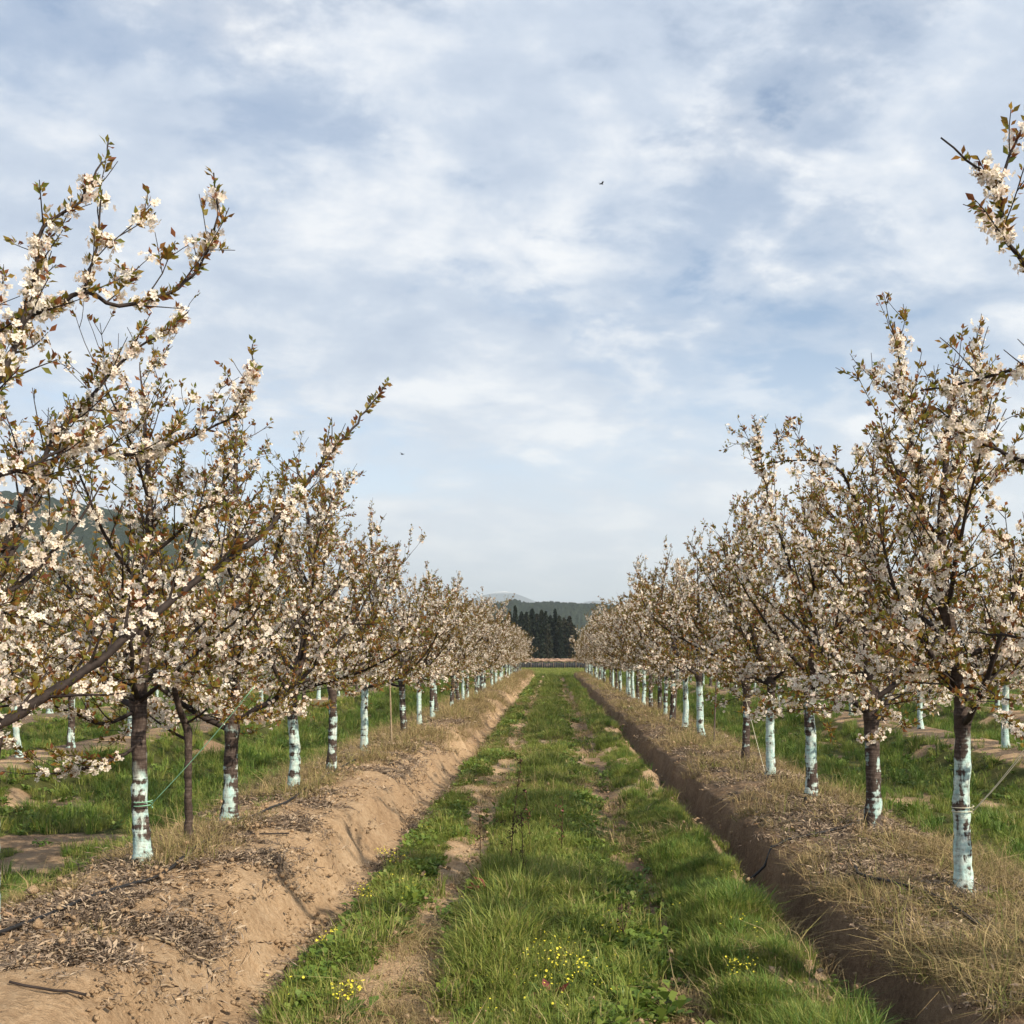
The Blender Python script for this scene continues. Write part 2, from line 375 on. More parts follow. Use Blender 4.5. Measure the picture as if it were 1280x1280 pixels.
def ridge(name, pts, d, depth, mat, rough, seed, nx=260, nyy=36, tree=0.0):
    pts = np.array(pts, float); px = np.linspace(pts[0, 0], pts[-1, 0], nx)
    top = (VY - np.interp(px, pts[:, 0], pts[:, 1]))/F*d + CAM_Z
    xw = (px - VX)/F*d; tt = np.linspace(0, 1, nyy)
    sh = np.sin(np.clip(tt*1.0, 0, 1)*math.pi)**1.15
    XX = np.repeat(xw[None], nyy, 0); YY = d + (tt[:, None] - .5)*depth + np.zeros_like(XX)
    ZZ = top[None]*sh[:, None]*(1 + rough*(fbm(XX/depth*7, YY/depth*7, 4, seed) - .5)*(1 - sh[:, None]**6)) - 2
    ZZ += tree*(np.random.default_rng(seed).random(ZZ.shape) - .3)*(sh[:, None] > .3)
    i = np.arange(nyy-1)[:, None]*nx + np.arange(nx-1)[None]
    mb = MB(); mb.add(np.stack([XX, YY, ZZ], -1).reshape(-1, 3), np.stack([i, i+1, i+nx+1, i+nx], -1).reshape(-1, 4))
    return ob(name, mb.mesh(name, mat, True), kind='structure')
M_HILL = forest_mat('forested_hill', (.010, .019, .012), (.032, .044, .024), .05)
M_MTN = forest_mat('mountain_rock', (.05, .06, .07), (.10, .11, .12), .003, 540)
ridge('hill', [(420, 800), (520, 792), (590, 772), (612, 758), (630, 752), (645, 750), (660, 754), (672, 753), (690, 752), (715, 754), (740, 755), (765, 757), (800, 762), (880, 778), (1000, 800)], 1500, 640, M_HILL, .5, 3, 420, 60, 5)
ridge('hill', [(-700, 640), (-300, 600), (-60, 606), (20, 618), (90, 628), (150, 640), (210, 656), (260, 680), (300, 712), (350, 745), (420, 775), (520, 800)], 1250, 620, M_HILL, .5, 9, 300, 60, 6)
ridge('mountain', [(470, 800), (540, 776), (600, 746), (622, 740), (632, 739), (650, 744), (668, 751), (690, 762), (712, 762), (732, 752), (745, 751), (770, 756), (820, 752), (900, 766), (1020, 800)], 9500, 3000, M_MTN, .5, 15, 260, 40)

# ------------------------------------------------------------------ cherry trees
FT_V = []; FT_Q = []; FT_R = []
FT_V.append((0, 0, 0)); FT_R.append(0)
for k in range(5):
    a = k/5*2*math.pi
    for da, rr, zz_ in ((-.52, .72, .16), (0, 1.0, .26), (.52, .72, .16)):
        FT_V.append((rr*math.cos(a+da), rr*math.sin(a+da), zz_)); FT_R.append(rr)
    FT_Q.append((0, 1+3*k, 2+3*k, 3+3*k))
FT_V = np.array(FT_V); FT_Q = np.array(FT_Q); FT_R = np.array(FT_R)
LT_V = np.array([(0, 0, 0), (.25, .48, .06), (0, .5, -.05), (-.25, .48, .06), (0, 1.0, -.16)])
LT_QQ = np.array([(0, 1, 4, 2), (0, 2, 4, 3)])
FC_V = np.vstack([FT_V[:1]] + [[(.92*math.cos(k/5*2*math.pi+a), .92*math.sin(k/5*2*math.pi+a), .2)] for k in range(5) for a in (-.55, .55)])
FC_T = np.array([(0, 1+2*k, 2+2*k) for k in range(5)]); FC_R = np.array([0.] + [.9]*10)
def unit(v): return v/(np.linalg.norm(v, axis=-1, keepdims=True) + 1e-9)
def stamp(mb, tv, tq, tt, pos, zdir, r, size, attr=None):
    """copies of a small template, its z axis along zdir, spun at random"""
    n = len(pos)
    if n == 0: return
    zdir = unit(zdir); rv = unit(r.normal(size=(n, 3))); xa = unit(np.cross(zdir, rv)); ya = np.cross(zdir, xa)
    v = pos[:, None] + size[:, None, None]*(tv[None, :, 0:1]*xa[:, None] + tv[None, :, 1:2]*ya[:, None] + tv[None, :, 2:3]*zdir[:, None])
    o = (np.arange(n)*len(tv))[:, None, None]
    kw = {} if attr is None else {'rad': np.tile(attr, n)}
    mb.add(v, (tq[None] + o).reshape(-1, 4) if tq is not None else None, (tt[None] + o).reshape(-1, 3) if tt is not None else None, **kw)

def grow(r, p, d, length, up, wob, step=.05):
    n = max(3, int(length/step)); pts = [np.array(p, float)]; d = unit(np.array(d, float))
    for k in range(n):
        d = unit(d + np.array([0, 0, up*step]) + r.normal(size=3)*wob)
        pts.append(pts[-1] + d*length/n)
    return np.array(pts)
def build_tree(seed, H=3.55, tr=.055, th=1.1, nb=11, custom=(), blen=1.58, lean=(0, 0), dens=1.15, flower=.64, leafs=.041, avoid=None, lowskirt=True, fine=False, sparse=1.0, fsize=1.0, split=False):
    """local frame: base at 0. Returns meshes: trunk, [boughs], leaves, blossoms"""
    r = np.random.default_rng(seed)
    sp, st, sf, sl, so = [], [], [], [], []; own = [-1]
    def spurs(pts, rad, f, start=0.0, tipleaf=.2, spacing=.080):
        seg = np.linalg.norm(np.diff(pts, axis=0), axis=1); s = np.concatenate([[0], np.cumsum(seg)]); Ltot = s[-1]
        n = int(Ltot*(1-start)/spacing*dens); 
        if n < 1: return
        t = start*Ltot + np.sort(r.random(n))*Ltot*(1-start)
        pos = np.stack([np.interp(t, s, pts[:, i]) for i in range(3)], 1)
        tg = unit(np.stack([np.interp(t, s, np.gradient(pts[:, i])) for i in range(3)], 1))
        wave = .5 + .5*np.sin(t*r.uniform(5, 11) + r.uniform(0, 6))
        fp = np.clip(f*(.30 + 1.0*wave), 0, 1)
        nf = np.where(r.random(n) < fp, r.integers(6, 15, n), 0); nl = np.where(r.random(n) < .92, r.integers(5, 10, n), 0)
        tip = t > Ltot*(1-tipleaf)
        if r.random() < .72: nf = np.where(tip, 0, nf)
        so.append(np.full(n, own[0])); sp.append(pos); st.append(tg); sf.append(nf); sl.append(np.where(tip, np.clip(nl, 2, 4), nl))
    def shoots(mb, pts, r0, f, order, s0=.18, end=.97):
        seg = np.linalg.norm(np.diff(pts, axis=0), axis=1); s = np.concatenate([[0], np.cumsum(seg)]); Lt = s[-1]
        t = s0*Lt + r.uniform(0, .1); side = r.choice([-1, 1])
        while t < Lt*end:
            i = min(int(np.searchsorted(s, t)), len(pts)-2); p = pts[i]; tg = unit(pts[i+1]-pts[max(i-1, 0)])
            lat = unit(np.cross(tg, np.array([0, 0, 1.]) + r.normal(size=3)*.35))*side
            d = unit(tg*r.uniform(.35, .9) + lat*r.uniform(.4, 1.0) + np.array([0, 0, r.uniform(-.15, .85)]))
            ln = (r.uniform(.22, .78) if order == 1 else r.uniform(.10, .32))*(1.05-.5*t/Lt)/sparse**.5
            sub = grow(r, p, d, ln, r.uniform(.0, 1.6), .08, .075)
            rr0 = max(.0028, r0*(1 - t/Lt*.8)*.42)
            tube(mb, sub, np.linspace(rr0, .0019, len(sub)), 5 if order == 1 else 3, 0, False)
            ff = np.clip(f*r.choice([.08, .5, 1.1, 1.9]), 0, 1)
            spurs(sub, rr0, ff, .04, .25)
            if order == 1 and ln > .3: shoots(mb, sub, rr0, ff, 2, .3)
            t += (r.uniform(.055, .14) if order == 1 else r.uniform(.09, .18))*sparse; side *= -1
    # trunk and leader
    z = np.concatenate([np.arange(-.12, th, .045), np.arange(th, H, .06), [H]])
    wx = np.cumsum(r.normal(size=len(z)))*.0035; wy = np.cumsum(r.normal(size=len(z)))*.0035
    k = np.clip((z-th)/(H-th), 0, 1)
    swx, swy = r.normal()*.2, r.normal()*.2
    tp = np.stack([wx + lean[0]*z + swx*np.sin(k*3), wy + lean[1]*z + swy*np.sin(k*3), z], 1)
    rad = tr*(1 + .45*np.exp(-np.clip(z, 0, 9)/.09))*(1 - .12*np.clip(z/th, 0, 1))*(1-k)**.9*(1 + .035*np.sin(z*23+seed) * (z < th)) + .003
    rad = rad*(1 + .22*np.exp(-((z-th+.02)/.07)**2))
    mt = MB(); tube(mt, tp, rad, 12, .055, True, r)
    up = tp[z > th]
    shoots(mt, up, tr*.6, flower, 1, .12); spurs(up, .02, flower, .3, .2)
    boughs = []
    cust = list(custom)
    for cp, r0, f in cust:
        pts = catmull(cp); pts[1:-1] += r.normal(size=(len(pts)-2, 3))*.004
        own[0] = len(boughs); m = MB(); tube(m, pts, np.linspace(r0, .0035, len(pts))**1.0, 8, .05, True, r)
        spurs(pts, r0, f, .12, .04, .045); shoots(m, pts, r0, f, 1, .12, .86 if sparse > 1.2 else .95); boughs.append(m)
    az = r.uniform(0, 6.28)
    for b in range(nb):
        az += 2.4 + r.normal()*.3
        if avoid is not None and math.cos(az-avoid[0]) > avoid[1]: az += 1.7
        fr = b/max(1, nb-1); hz_ = th - .08 + fr**1.35*(H-th)*.62
        i = int(np.argmin(abs(tp[:, 2]-hz_))); el = R(r.uniform(6, 30) + 26*fr)
        d = np.array([math.cos(az)*math.cos(el), math.sin(az)*math.cos(el), math.sin(el)])
        ln = blen*(1.12 - .52*fr)*r.uniform(.82, 1.2)
        pts = grow(r, tp[i], d, ln, r.uniform(.2, 1.5), .045)
        own[0] = len(boughs); m = MB(); r0 = max(.009, tr*.48*(1-.55*fr)); tube(m, pts, np.linspace(r0, .0032, len(pts)), 7, .05, True, r)
        f = np.clip(flower*r.uniform(.65, 1.35), 0, 1); spurs(pts, r0, f, .15, .2); shoots(m, pts, r0, f, 1, .14); boughs.append(m)
    if lowskirt:                                               # thin hanging twigs low in the crown
        for b in range(7):
            a = b*.9 + r.uniform(0, .6); i = int(np.argmin(abs(tp[:, 2]-th*r.uniform(.95, 1.15))))
            pts = grow(r, tp[i], (math.cos(a), math.sin(a), .22), r.uniform(.6, 1.25), -.45, .06)
            own[0] = len(boughs); m = MB(); tube(m, pts, np.linspace(.007, .002, len(pts)), 5); spurs(pts, .006, flower, .2, .1); shoots(m, pts, .008, flower, 1, .3); boughs.append(m)
    def foliage(SP, ST, SF, SL):
        mf = MB(); ml = MB()
        p = np.repeat(SP, SF, 0); tg = np.repeat(ST, SF, 0); d = r.normal(size=p.shape); d = unit(d - .75*tg*(d*tg).sum(1, keepdims=True))
        fpos = p + d*r.uniform(.012, .050, len(p))[:, None] + r.normal(size=p.shape)*.007 + tg*(r.normal(size=len(p))*.018)[:, None]
        fn = d + r.normal(size=p.shape)*.45 + np.array([0, 0, .1]); fsz = fsize*r.uniform(.0140, .0205, len(p))
        if fine: stamp(mf, FT_V, FT_Q, None, fpos, fn, r, fsz, FT_R)
        else: stamp(mf, FC_V, None, FC_T, fpos, fn, r, fsz, FC_R)
        p = np.repeat(SP, SL, 0); tg = np.repeat(ST, SL, 0); d = r.normal(size=p.shape) ; d = unit(unit(d - .8*tg*(d*tg).sum(1, keepdims=True)) + .55*tg + np.array([0, 0, .35]))
        # leaf: y along d
        zd = unit(np.cross(d, r.normal(size=p.shape))); xa = np.cross(d, zd); sz = leafs*r.uniform(.55, 1.25, len(p))
        v = (p + d*.006 + tg*(r.normal(size=len(p))*.016)[:, None])[:, None] + sz[:, None, None]*(LT_V[None, :, 0:1]*xa[:, None] + LT_V[None, :, 1:2]*d[:, None] + LT_V[None, :, 2:3]*zd[:, None])
        o = (np.arange(len(p))*len(LT_V))[:, None, None]
        if len(p): ml.add(v, (LT_QQ[None]+o).reshape(-1, 4))
        return ml, mf
    SP, ST, SF, SL, SO = np.concatenate(sp), np.concatenate(st), np.concatenate(sf), np.concatenate(sl), np.concatenate(so)
    if not split: return (mt, boughs, *foliage(SP, ST, SF, SL))
    fol = [foliage(SP[SO == k], ST[SO == k], SF[SO == k], SL[SO == k]) for k in [-1] + list(range(len(boughs)))]
    return mt, boughs, [f[0] for f in fol], [f[1] for f in fol]
GROUP_L = 'cherry trees along the sandy bank'; GROUP_R = 'cherry trees along the ditch'
def to_meshes(T, key, merged=False):
    mt, bs, ml, mf = T
    tm = mt.mesh('trunk_'+key, M_BARK, True)
    if merged:
        a = MB()
        for b in bs:
            a.q += [x + a.n for x in b.q]; a.t += [x + a.n for x in b.t]; a.v += b.v; a.n += b.n
        bms = [a.mesh('branches_'+key, M_TWIG, True)]
    else: bms = [b.mesh('bough_'+key, M_TWIG, True) for b in bs]
    if isinstance(ml, list): return tm, bms, [m.mesh('leaves_'+key, M_LEAF) for m in ml], [m.mesh('blossoms_'+key, M_PETAL) for m in mf]
    return tm, bms, ml.mesh('leaves_'+key, M_LEAF), mf.mesh('blossoms_'+key, M_PETAL)
def place_tree(ms, x, y, label, group, rz=0., s=1., wash=.8, peel=.42, name='cherry_tree', far=False, tilt=0.):
    tm, bms, lm, fm = ms
    root = bpy.data.objects.new(name, None); col.objects.link(root)
    root.location = (x, y, gz(x, y)); root.rotation_euler = (0, 0, rz); root.scale = (s, s, s); root.empty_display_size = .1
    if tilt: root.rotation_euler = (tilt*math.cos(rz*3), tilt*math.sin(rz*3), rz); root.scale = (s*(1+tilt*1.5), s*(1+tilt*1.5), s*(1-tilt))
    root['label'] = label; root['category'] = 'tree'
    if group: root['group'] = group
    limbs = [ob('trunk', tm, root, wash=float(wash), peel=float(peel))]
    limbs += [ob('branches' if far else 'bough', b, root) for b in bms]
    if isinstance(lm, list):
        for o_, a, b in zip(limbs, lm, fm):
            for nm, me in (('leaves', a), ('blossoms', b)):
                if len(me.polygons): ob(nm, me, o_, kind='stuff')
    else: ob('leaves', lm, root, kind='stuff'); ob('blossoms', fm, root, kind='stuff')
    return root

def loc_cp(x, y, pts):
    b = np.array([x, y, gz(x, y)]); return [P(*p) - b for p in pts]
near = []
# (x, y, seed, kwargs, custom bough pixels [(r0, flower, pts)], label, wash, peel)
near.append((-2.95, 4.0, 101, dict(nb=2, H=3.0, avoid=(0.2, -.2), lowskirt=False, sparse=1.3, dens=1.1, fsize=1.1), [
    (.029, .45, [(-252, 985, 4.0), (-120, 960, 4.2), (0, 905, 4.4), (110, 835, 4.6), (220, 745, 4.9), (330, 665, 5.2), (395, 590, 5.5), (440, 535, 5.7), (485, 478, 5.9)]),
    (.022, .5, [(-250, 760, 4.0), (-100, 650, 4.2), (0, 595, 4.3), (60, 572, 4.4), (135, 528, 4.5)]),
    (.024, 1.1, [(-250, 700, 4.0), (-90, 560, 4.2), (0, 472, 4.3), (28, 400, 4.4), (45, 330, 4.4), (55, 285, 4.4), (100, 250, 4.45), (128, 202, 4.5)]),
    (.020, 1.2, [(-250, 640, 4.0), (-100, 480, 4.3), (0, 415, 4.5), (70, 380, 4.6), (105, 364, 4.6), (150, 383, 4.7), (210, 365, 4.8), (255, 325, 4.9), (271, 270, 4.9), (267, 216, 4.9)]),
    (.008, .5, [(104, 365, 4.6), (120, 310, 4.62), (126, 250, 4.65)]),
    (.018, .8, [(-250, 860, 4.0), (-100, 770, 4.3), (0, 765, 4.5), (70, 785, 4.6)])],
    'large blossoming cherry tree whose long dark bough slants across beside the twine-tied tree', .8, .40))
near.append((-3.06, 5.53, 102, dict(nb=6, H=3.4, blen=1.1, sparse=1.35, fsize=1.1, avoid=(0., .3)), [
    (.018, .75, [(0, 690, 5.5), (60, 560, 5.6), (110, 500, 5.6), (165, 440, 5.7), (205, 415, 5.7), (235, 390, 5.8)]),
    (.018, .75, [(0, 720, 5.5), (80, 560, 5.9), (150, 570, 6.1), (240, 545, 6.3), (305, 505, 6.4), (316, 430, 6.5)])],
    'cherry tree standing just before the twine-tied tree on the sandy bank', .75, .36))
near.append((-2.83, 7.06, 103, dict(nb=10, H=3.45, tr=.052, th=1.12, lean=(-.012, 0)), [
    (.016, .8, [(172, 888, 7.05), (130, 905, 6.9), (90, 890, 6.8), (40, 872, 6.7)]),
    (.014, 1.0, [(175, 930, 7.05), (130, 955, 6.85), (85, 965, 6.7), (30, 968, 6.6)]),
    (.018, .8, [(172, 880, 7.05), (230, 830, 6.8), (290, 780, 6.7), (350, 720, 6.6)])],
    'blossoming cherry tree with green twine tied low around its mint painted trunk', .68, .36))
near.append((-2.87, 9.06, 104, dict(nb=11, H=3.7, tr=.062, th=.85), [], 'cherry tree with grey peeling whitewash, next to the thin brown sapling', .82, .385))
near.append((-2.77, 10.85, 105, dict(nb=11, H=3.6, tr=.055, th=1.0), [
    (.026, .5, [(358, 880, 10.85), (355, 868, 10.8), (400, 855, 10.6), (455, 838, 10.4), (500, 815, 10.2), (530, 790, 10.1)])],
    'cherry tree with bright turquoise painted trunk and a low bough reaching over the bank', .92, .34))
near.append((-2.76, 12.65, 106, dict(nb=10, H=3.7, tr=.056, th=1.05), [], 'cherry tree with blotched white trunk, next after the turquoise trunked one', 1.05, .40))
near.append((-2.79, 15.1, 107, dict(nb=10, H=3.6, tr=.052, th=1.1), [], 'cherry tree with clean straight white trunk beside a thin stake', 1.1, .30))
near.append((2.68, 4.5, 108, dict(nb=2, H=3.0, avoid=(3.3, -.1), lowskirt=False, sparse=2.0, dens=1.1, fsize=1.1), [
    (.024, .55, [(1455, 640, 4.5), (1390, 470, 4.35), (1310, 360, 4.3), (1262, 305, 4.3), (1246, 236, 4.3), (1210, 200, 4.3), (1176, 172, 4.3)]),
    (.009, .85, [(1262, 305, 4.3), (1240, 280, 4.28), (1222, 258, 4.26)]),
    (.008, .5, [(1248, 232, 4.3), (1264, 192, 4.3), (1284, 148, 4.3)]),
    (.020, .7, [(1455, 620, 4.5), (1370, 500, 4.5), (1280, 465, 4.6), (1210, 478, 4.7), (1150, 488, 4.8)]),
    (.022, .7, [(1455, 720, 4.5), (1360, 620, 4.5), (1280, 577, 4.6), (1220, 550, 4.7), (1172, 510, 4.8)]),
    (.020, .9, [(1455, 900, 4.5), (1360, 830, 4.7), (1280, 800, 4.9), (1210, 790, 5.0)])],
    'cherry tree whose upper twigs arch highest over the ditch side row', .8, .40))
near.append((2.58, 6.46, 109, dict(nb=9, H=3.3, tr=.051, th=1.15, lean=(-.015, 0)), [
    (.026, .9, [(1200, 850, 6.46), (1180, 770, 6.4), (1160, 690, 6.35), (1150, 600, 6.3), (1132, 510, 6.3), (1118, 402, 6.3)]),
    (.016, .9, [(1200, 870, 6.45), (1160, 840, 6.3), (1110, 800, 6.2), (1080, 760, 6.1)]),
    (.016, .8, [(1200, 850, 6.45), (1250, 840, 6.3), (1290, 820, 6.2)])],
    'blossoming cherry tree with pale string tied to its tall white and mint trunk', 1.02, .35))
near.append((2.75, 8.85, 110, dict(nb=9, H=3.35, tr=.064, th=1.0), [
    (.022, .7, [(1088, 720, 8.85), (1075, 640, 8.6), (1045, 585, 8.4), (1000, 575, 8.3), (962, 578, 8.2)])],
    'cherry tree with thick dark trunk only patchily white, between two whiter trunks', .75, .425))
near.append((2.64, 10.5, 111, dict(nb=10, H=3.3, tr=.058, th=1.15), [
    (.02, .75, [(1010, 790, 10.5), (985, 700, 10.2), (960, 620, 10.0), (942, 520, 9.9)])],
    'cherry tree with thick white trunk banded by dark scars beside the ditch', 1.12, .36))
near.append((2.71, 12.8, 112, dict(nb=8, H=3.6, tr=.042, th=1.1), [], 'cherry tree with slim pale mint trunk, next past the thick scarred white trunk', .95, .30))
near.append((2.72, 14.5, 113, dict(nb=9, H=3.55, tr=.055, th=1.1), [], 'cherry tree with rough trunk blackened near the ground', .95, .43))
for k, (x, y, seed, kw, cust, label, wash, peel) in enumerate(near):
    if y > 12: continue
    cu = [(loc_cp(x, y, pts), r0, f) for r0, f, pts in cust]
    T = build_tree(seed, custom=cu, fine=y < 8, split=True, **kw)
    place_tree(to_meshes(T, 'n%d' % k), x, y, label, GROUP_L if x < 0 else GROUP_R, wash=wash, peel=peel)
# slim brown sapling between two painted trunks
T = build_tree(120, H=1.9, tr=.026, th=.85, nb=4, blen=.6, lowskirt=False, flower=.75)
place_tree(to_meshes(T, 'sap'), -2.72, 7.62, 'thin unpainted brown cherry sapling forking low between two painted trunks', GROUP_L, wash=-1, peel=.9)

protos = []; protos_far = []
for k in range(6):
    T = build_tree(200+k, H=[3.45, 3.2, 3.55, 3.3, 3.1, 3.5][k], tr=.053, th=[1.05, 1.15, .95, 1.1, 1.0, 1.2][k], nb=[11, 10, 11, 12, 10, 11][k], flower=[.46, .58, .36, .48, .64, .40][k])
    m = to_meshes(T, 'p%d' % k); protos.append(m)
# merged branch meshes for far copies are made from the same protos
def merged_mesh(ms, key):
    V = []; Q = []; n = 0; me_all = MB()
    for b in ms[1]:
        nv = len(b.vertices); co = np.empty(nv*3, np.float32); b.vertices.foreach_get('co', co)
        nl = len(b.loops); li = np.empty(nl, np.int32); b.loops.foreach_get('vertex_index', li)
        npg = len(b.polygons); lt = np.empty(npg, np.int32); b.polygons.foreach_get('loop_total', lt); ls = np.empty(npg, np.int32); b.polygons.foreach_get('loop_start', ls)
        q = li[ls[lt == 4][:, None] + np.arange(4)]; t = li[ls[lt == 3][:, None] + np.arange(3)]
        me_all.add(co.reshape(-1, 3), q, t)
    return me_all.mesh('branches_'+key, M_TWIG, True)
protos_far = [(m[0], [merged_mesh(m, 'f%d' % k)], m[2], m[3]) for k, m in enumerate(protos)]

r = np.random.default_rng(55)
for k, (x, y, seed, kw, cust, label, wash, peel) in enumerate(near):
    if y > 12: place_tree(protos[k % 6], x, y, label, GROUP_L if x < 0 else GROUP_R, rz=k*1.3, wash=wash, peel=peel)
ORD = 'first second third fourth fifth sixth seventh eighth ninth tenth eleventh twelfth thirteenth fourteenth'.split()
def row(x0, y0, y1, step, label, group, mid=32, first=None):
    y = y0; last = -1; cnt = -1
    while y < y1:
        x = x0 + r.normal()*.06; k = int(r.integers(0, 6)); k = (k+1) % 6 if k == last else k; last = k
        far = y > mid; cnt += 1
        lab = first % ORD[cnt] if first and cnt < len(ORD) else label
        place_tree((protos_far if far else protos)[k], x, y + r.normal()*.12, lab, group, rz=r.uniform(0, 6.28), s=r.uniform(.86, 1.12), wash=r.uniform(.95, 1.25), peel=r.choice([.30, .34, .38, .42]), far=far, tilt=r.normal()*.035)
        y += step*r.uniform(.88, 1.12)
row(-2.78, 18.7, END-2, 2.0, 'blossoming cherry tree far down the sandy bank row, over fourteen trees past the stake', GROUP_L, first='%s cherry tree past the pale stake along the sandy bank')
row(2.68, 18.9, END-2, 2.0, 'blossoming cherry tree far down the ditch row, over fourteen trees past the dark stake', GROUP_R, first='%s cherry tree past the dark stake along the ditch')
row(-7.8, 12.6, END-4, 2.05, 'cherry tree in the next row behind the sandy bank, across a grass strip', 'cherry trees of the row behind the bank', 14)
row(7.35, 12.4, END-4, 2.05, 'cherry tree in the next row behind the ditch row, across a grass strip', 'cherry trees of the row behind the ditch row', 14)
row(-12.7, 21, END-20, 2.3, 'cherry tree in the second row behind the sandy bank', 'cherry trees of the second row behind the bank', 14)
row(12.2, 21, END-20, 2.3, 'cherry tree in the second row behind the ditch row', 'cherry trees of the second row behind the ditch row', 14)

# ------------------------------------------------------------------ conifers, fence at the lane's end
M_CONIF = leafmat('conifer_needles', [(0, (.007, .012, .010)), (.45, (.014, .022, .014)), (.7, (.026, .030, .018)), (1, (.045, .034, .022))], 0, .8, .1, .6)
M_CTRUNK = plainmat('conifer_bark', (.05, .035, .027), .9, 4, .4)
def conifer(seed, H, W):
    r = np.random.default_rng(seed); mt = MB(); mc = MB()
    tube(mt, [(0, 0, -.3), (0, 0, H*.5), (0, 0, H*.98)], [H*.018, H*.011, .02], 8)
    n = 1500; t = r.random(n)**.8; z = H*(.08 + .92*t); rad = W*(1-t)**.75*(.75 + .5*r.random(n)); a = r.random(n)*6.283
    lobes = 1 + .22*np.sin(a*3 + z*1.7) + .15*np.sin(a*5 - z*2.9); rr = rad*lobes*np.sqrt(r.uniform(.15, 1, n))
    c = np.stack([rr*np.cos(a), rr*np.sin(a), z - rr*.25], 1); s_ = r.uniform(.3, .75, n)*H/14
    o = np.stack([np.cos(a), np.sin(a), -.5 + 0*a], 1); o = unit(o + r.normal(size=o.shape)*.35); sd_ = unit(np.cross(o, r.normal(size=o.shape)))
    v = np.stack([c - o*s_[:, None]*.5, c + sd_*s_[:, None]*.4, c + o*s_[:, None]*.9, c - sd_*s_[:, None]*.4], 1)
    mc.add(v, np.arange(n*4).reshape(-1, 4))
    return mt.mesh('conifer_trunk', M_CTRUNK, True), mc.mesh('conifer_crown', M_CONIF)
cons = [conifer(300, 14, 2.3), conifer(301, 14, 3.1), conifer(302, 14, 1.8), conifer(303, 14, 2.6)]
cl = [(628, 768), (637, 764), (644, 757), (652, 764), (658, 765), (665, 761), (671, 767), (677, 762), (682, 764), (688, 769), (694, 761), (699, 769), (705, 772), (712, 770), (718, 781), (616, 772), (606, 776),
      (722, 792), (649, 775), (661, 778), (674, 776), (685, 780), (701, 784), (711, 783)]
r = np.random.default_rng(8)
for k, (px, py) in enumerate(cl):
    d = 262 + r.uniform(-8, 8) - (14 if k > 17 else 0); p = P(px, py, d); h = p[2]; m = cons[(k*7) % 4]
    root = ob('conifer_tree', None, None, (p[0], d, gz(p[0], d) - .1), (0, 0, r.uniform(0, 6.28)), h/14*np.array([r.uniform(.75, 1.3)]*2 + [1.0]),
              label='tall dark conifer in the grove beyond the far end of the lane', category='tree', group='conifers of the far grove')
    ob('trunk', m[0], root); ob('crown', m[1], root, kind='stuff')
M_WOOD = plainmat('weathered_wood', (.11, .085, .075), .85, 6, .35); M_REED = plainmat('dry_brushwood', (.34, .23, .17), .9, 5, .35)
M_DARKW = plainmat('dark_boards', (.030, .032, .045), .9, 3, .5)
fr = ob('fence', None, None, (0, 137, 0), label='low dark fence topped with pale brushwood at the far end of the lane', category='fence')
mbx = MB()
def box(mb, x0, x1, y0, y1, z0, z1):
    v = [(x, y, z) for z in (z0, z1) for y in (y0, y1) for x in (x0, x1)]
    mb.add(v, [(0, 2, 3, 1), (4, 5, 7, 6), (0, 1, 5, 4), (2, 6, 7, 3), (0, 4, 6, 2), (1, 3, 7, 5)])
for x in np.arange(-9, 9.1, 1.5):
    m = MB(); box(m, x-.06, x+.06, -.07, .07, -.3, .95); ob('post', m.mesh('post', M_WOOD), fr)
    if x < 9:
        m = MB()
        for kk in range(6):
            x0 = x+.07+kk*.23; box(m, x0, x0+.2, -.02+.01*(kk % 2), .02+.01*(kk % 2), .02, .78+.05*math.sin(x*3+kk*2))
        ob('board_panel', m.mesh('board_panel', M_DARKW), fr, kind='stuff')
m = MB(); rb = np.random.default_rng(4)
for k in range(520):
    x = rb.uniform(-9, 9); z = rb.uniform(.84, 1.24); dx, dz = rb.uniform(.2, .7), rb.uniform(-.1, .16); y = rb.uniform(-.16, .16)
    m.add([(x, y, z), (x+dx, y, z+dz), (x+dx, y+.03, z+dz+.05), (x, y+.03, z+.06)], [(0, 1, 2, 3)])
box(m, -9, 9, -.1, .1, .9, 1.12); ob('brushwood_top', m.mesh('brushwood_top', M_REED), fr, kind='stuff')

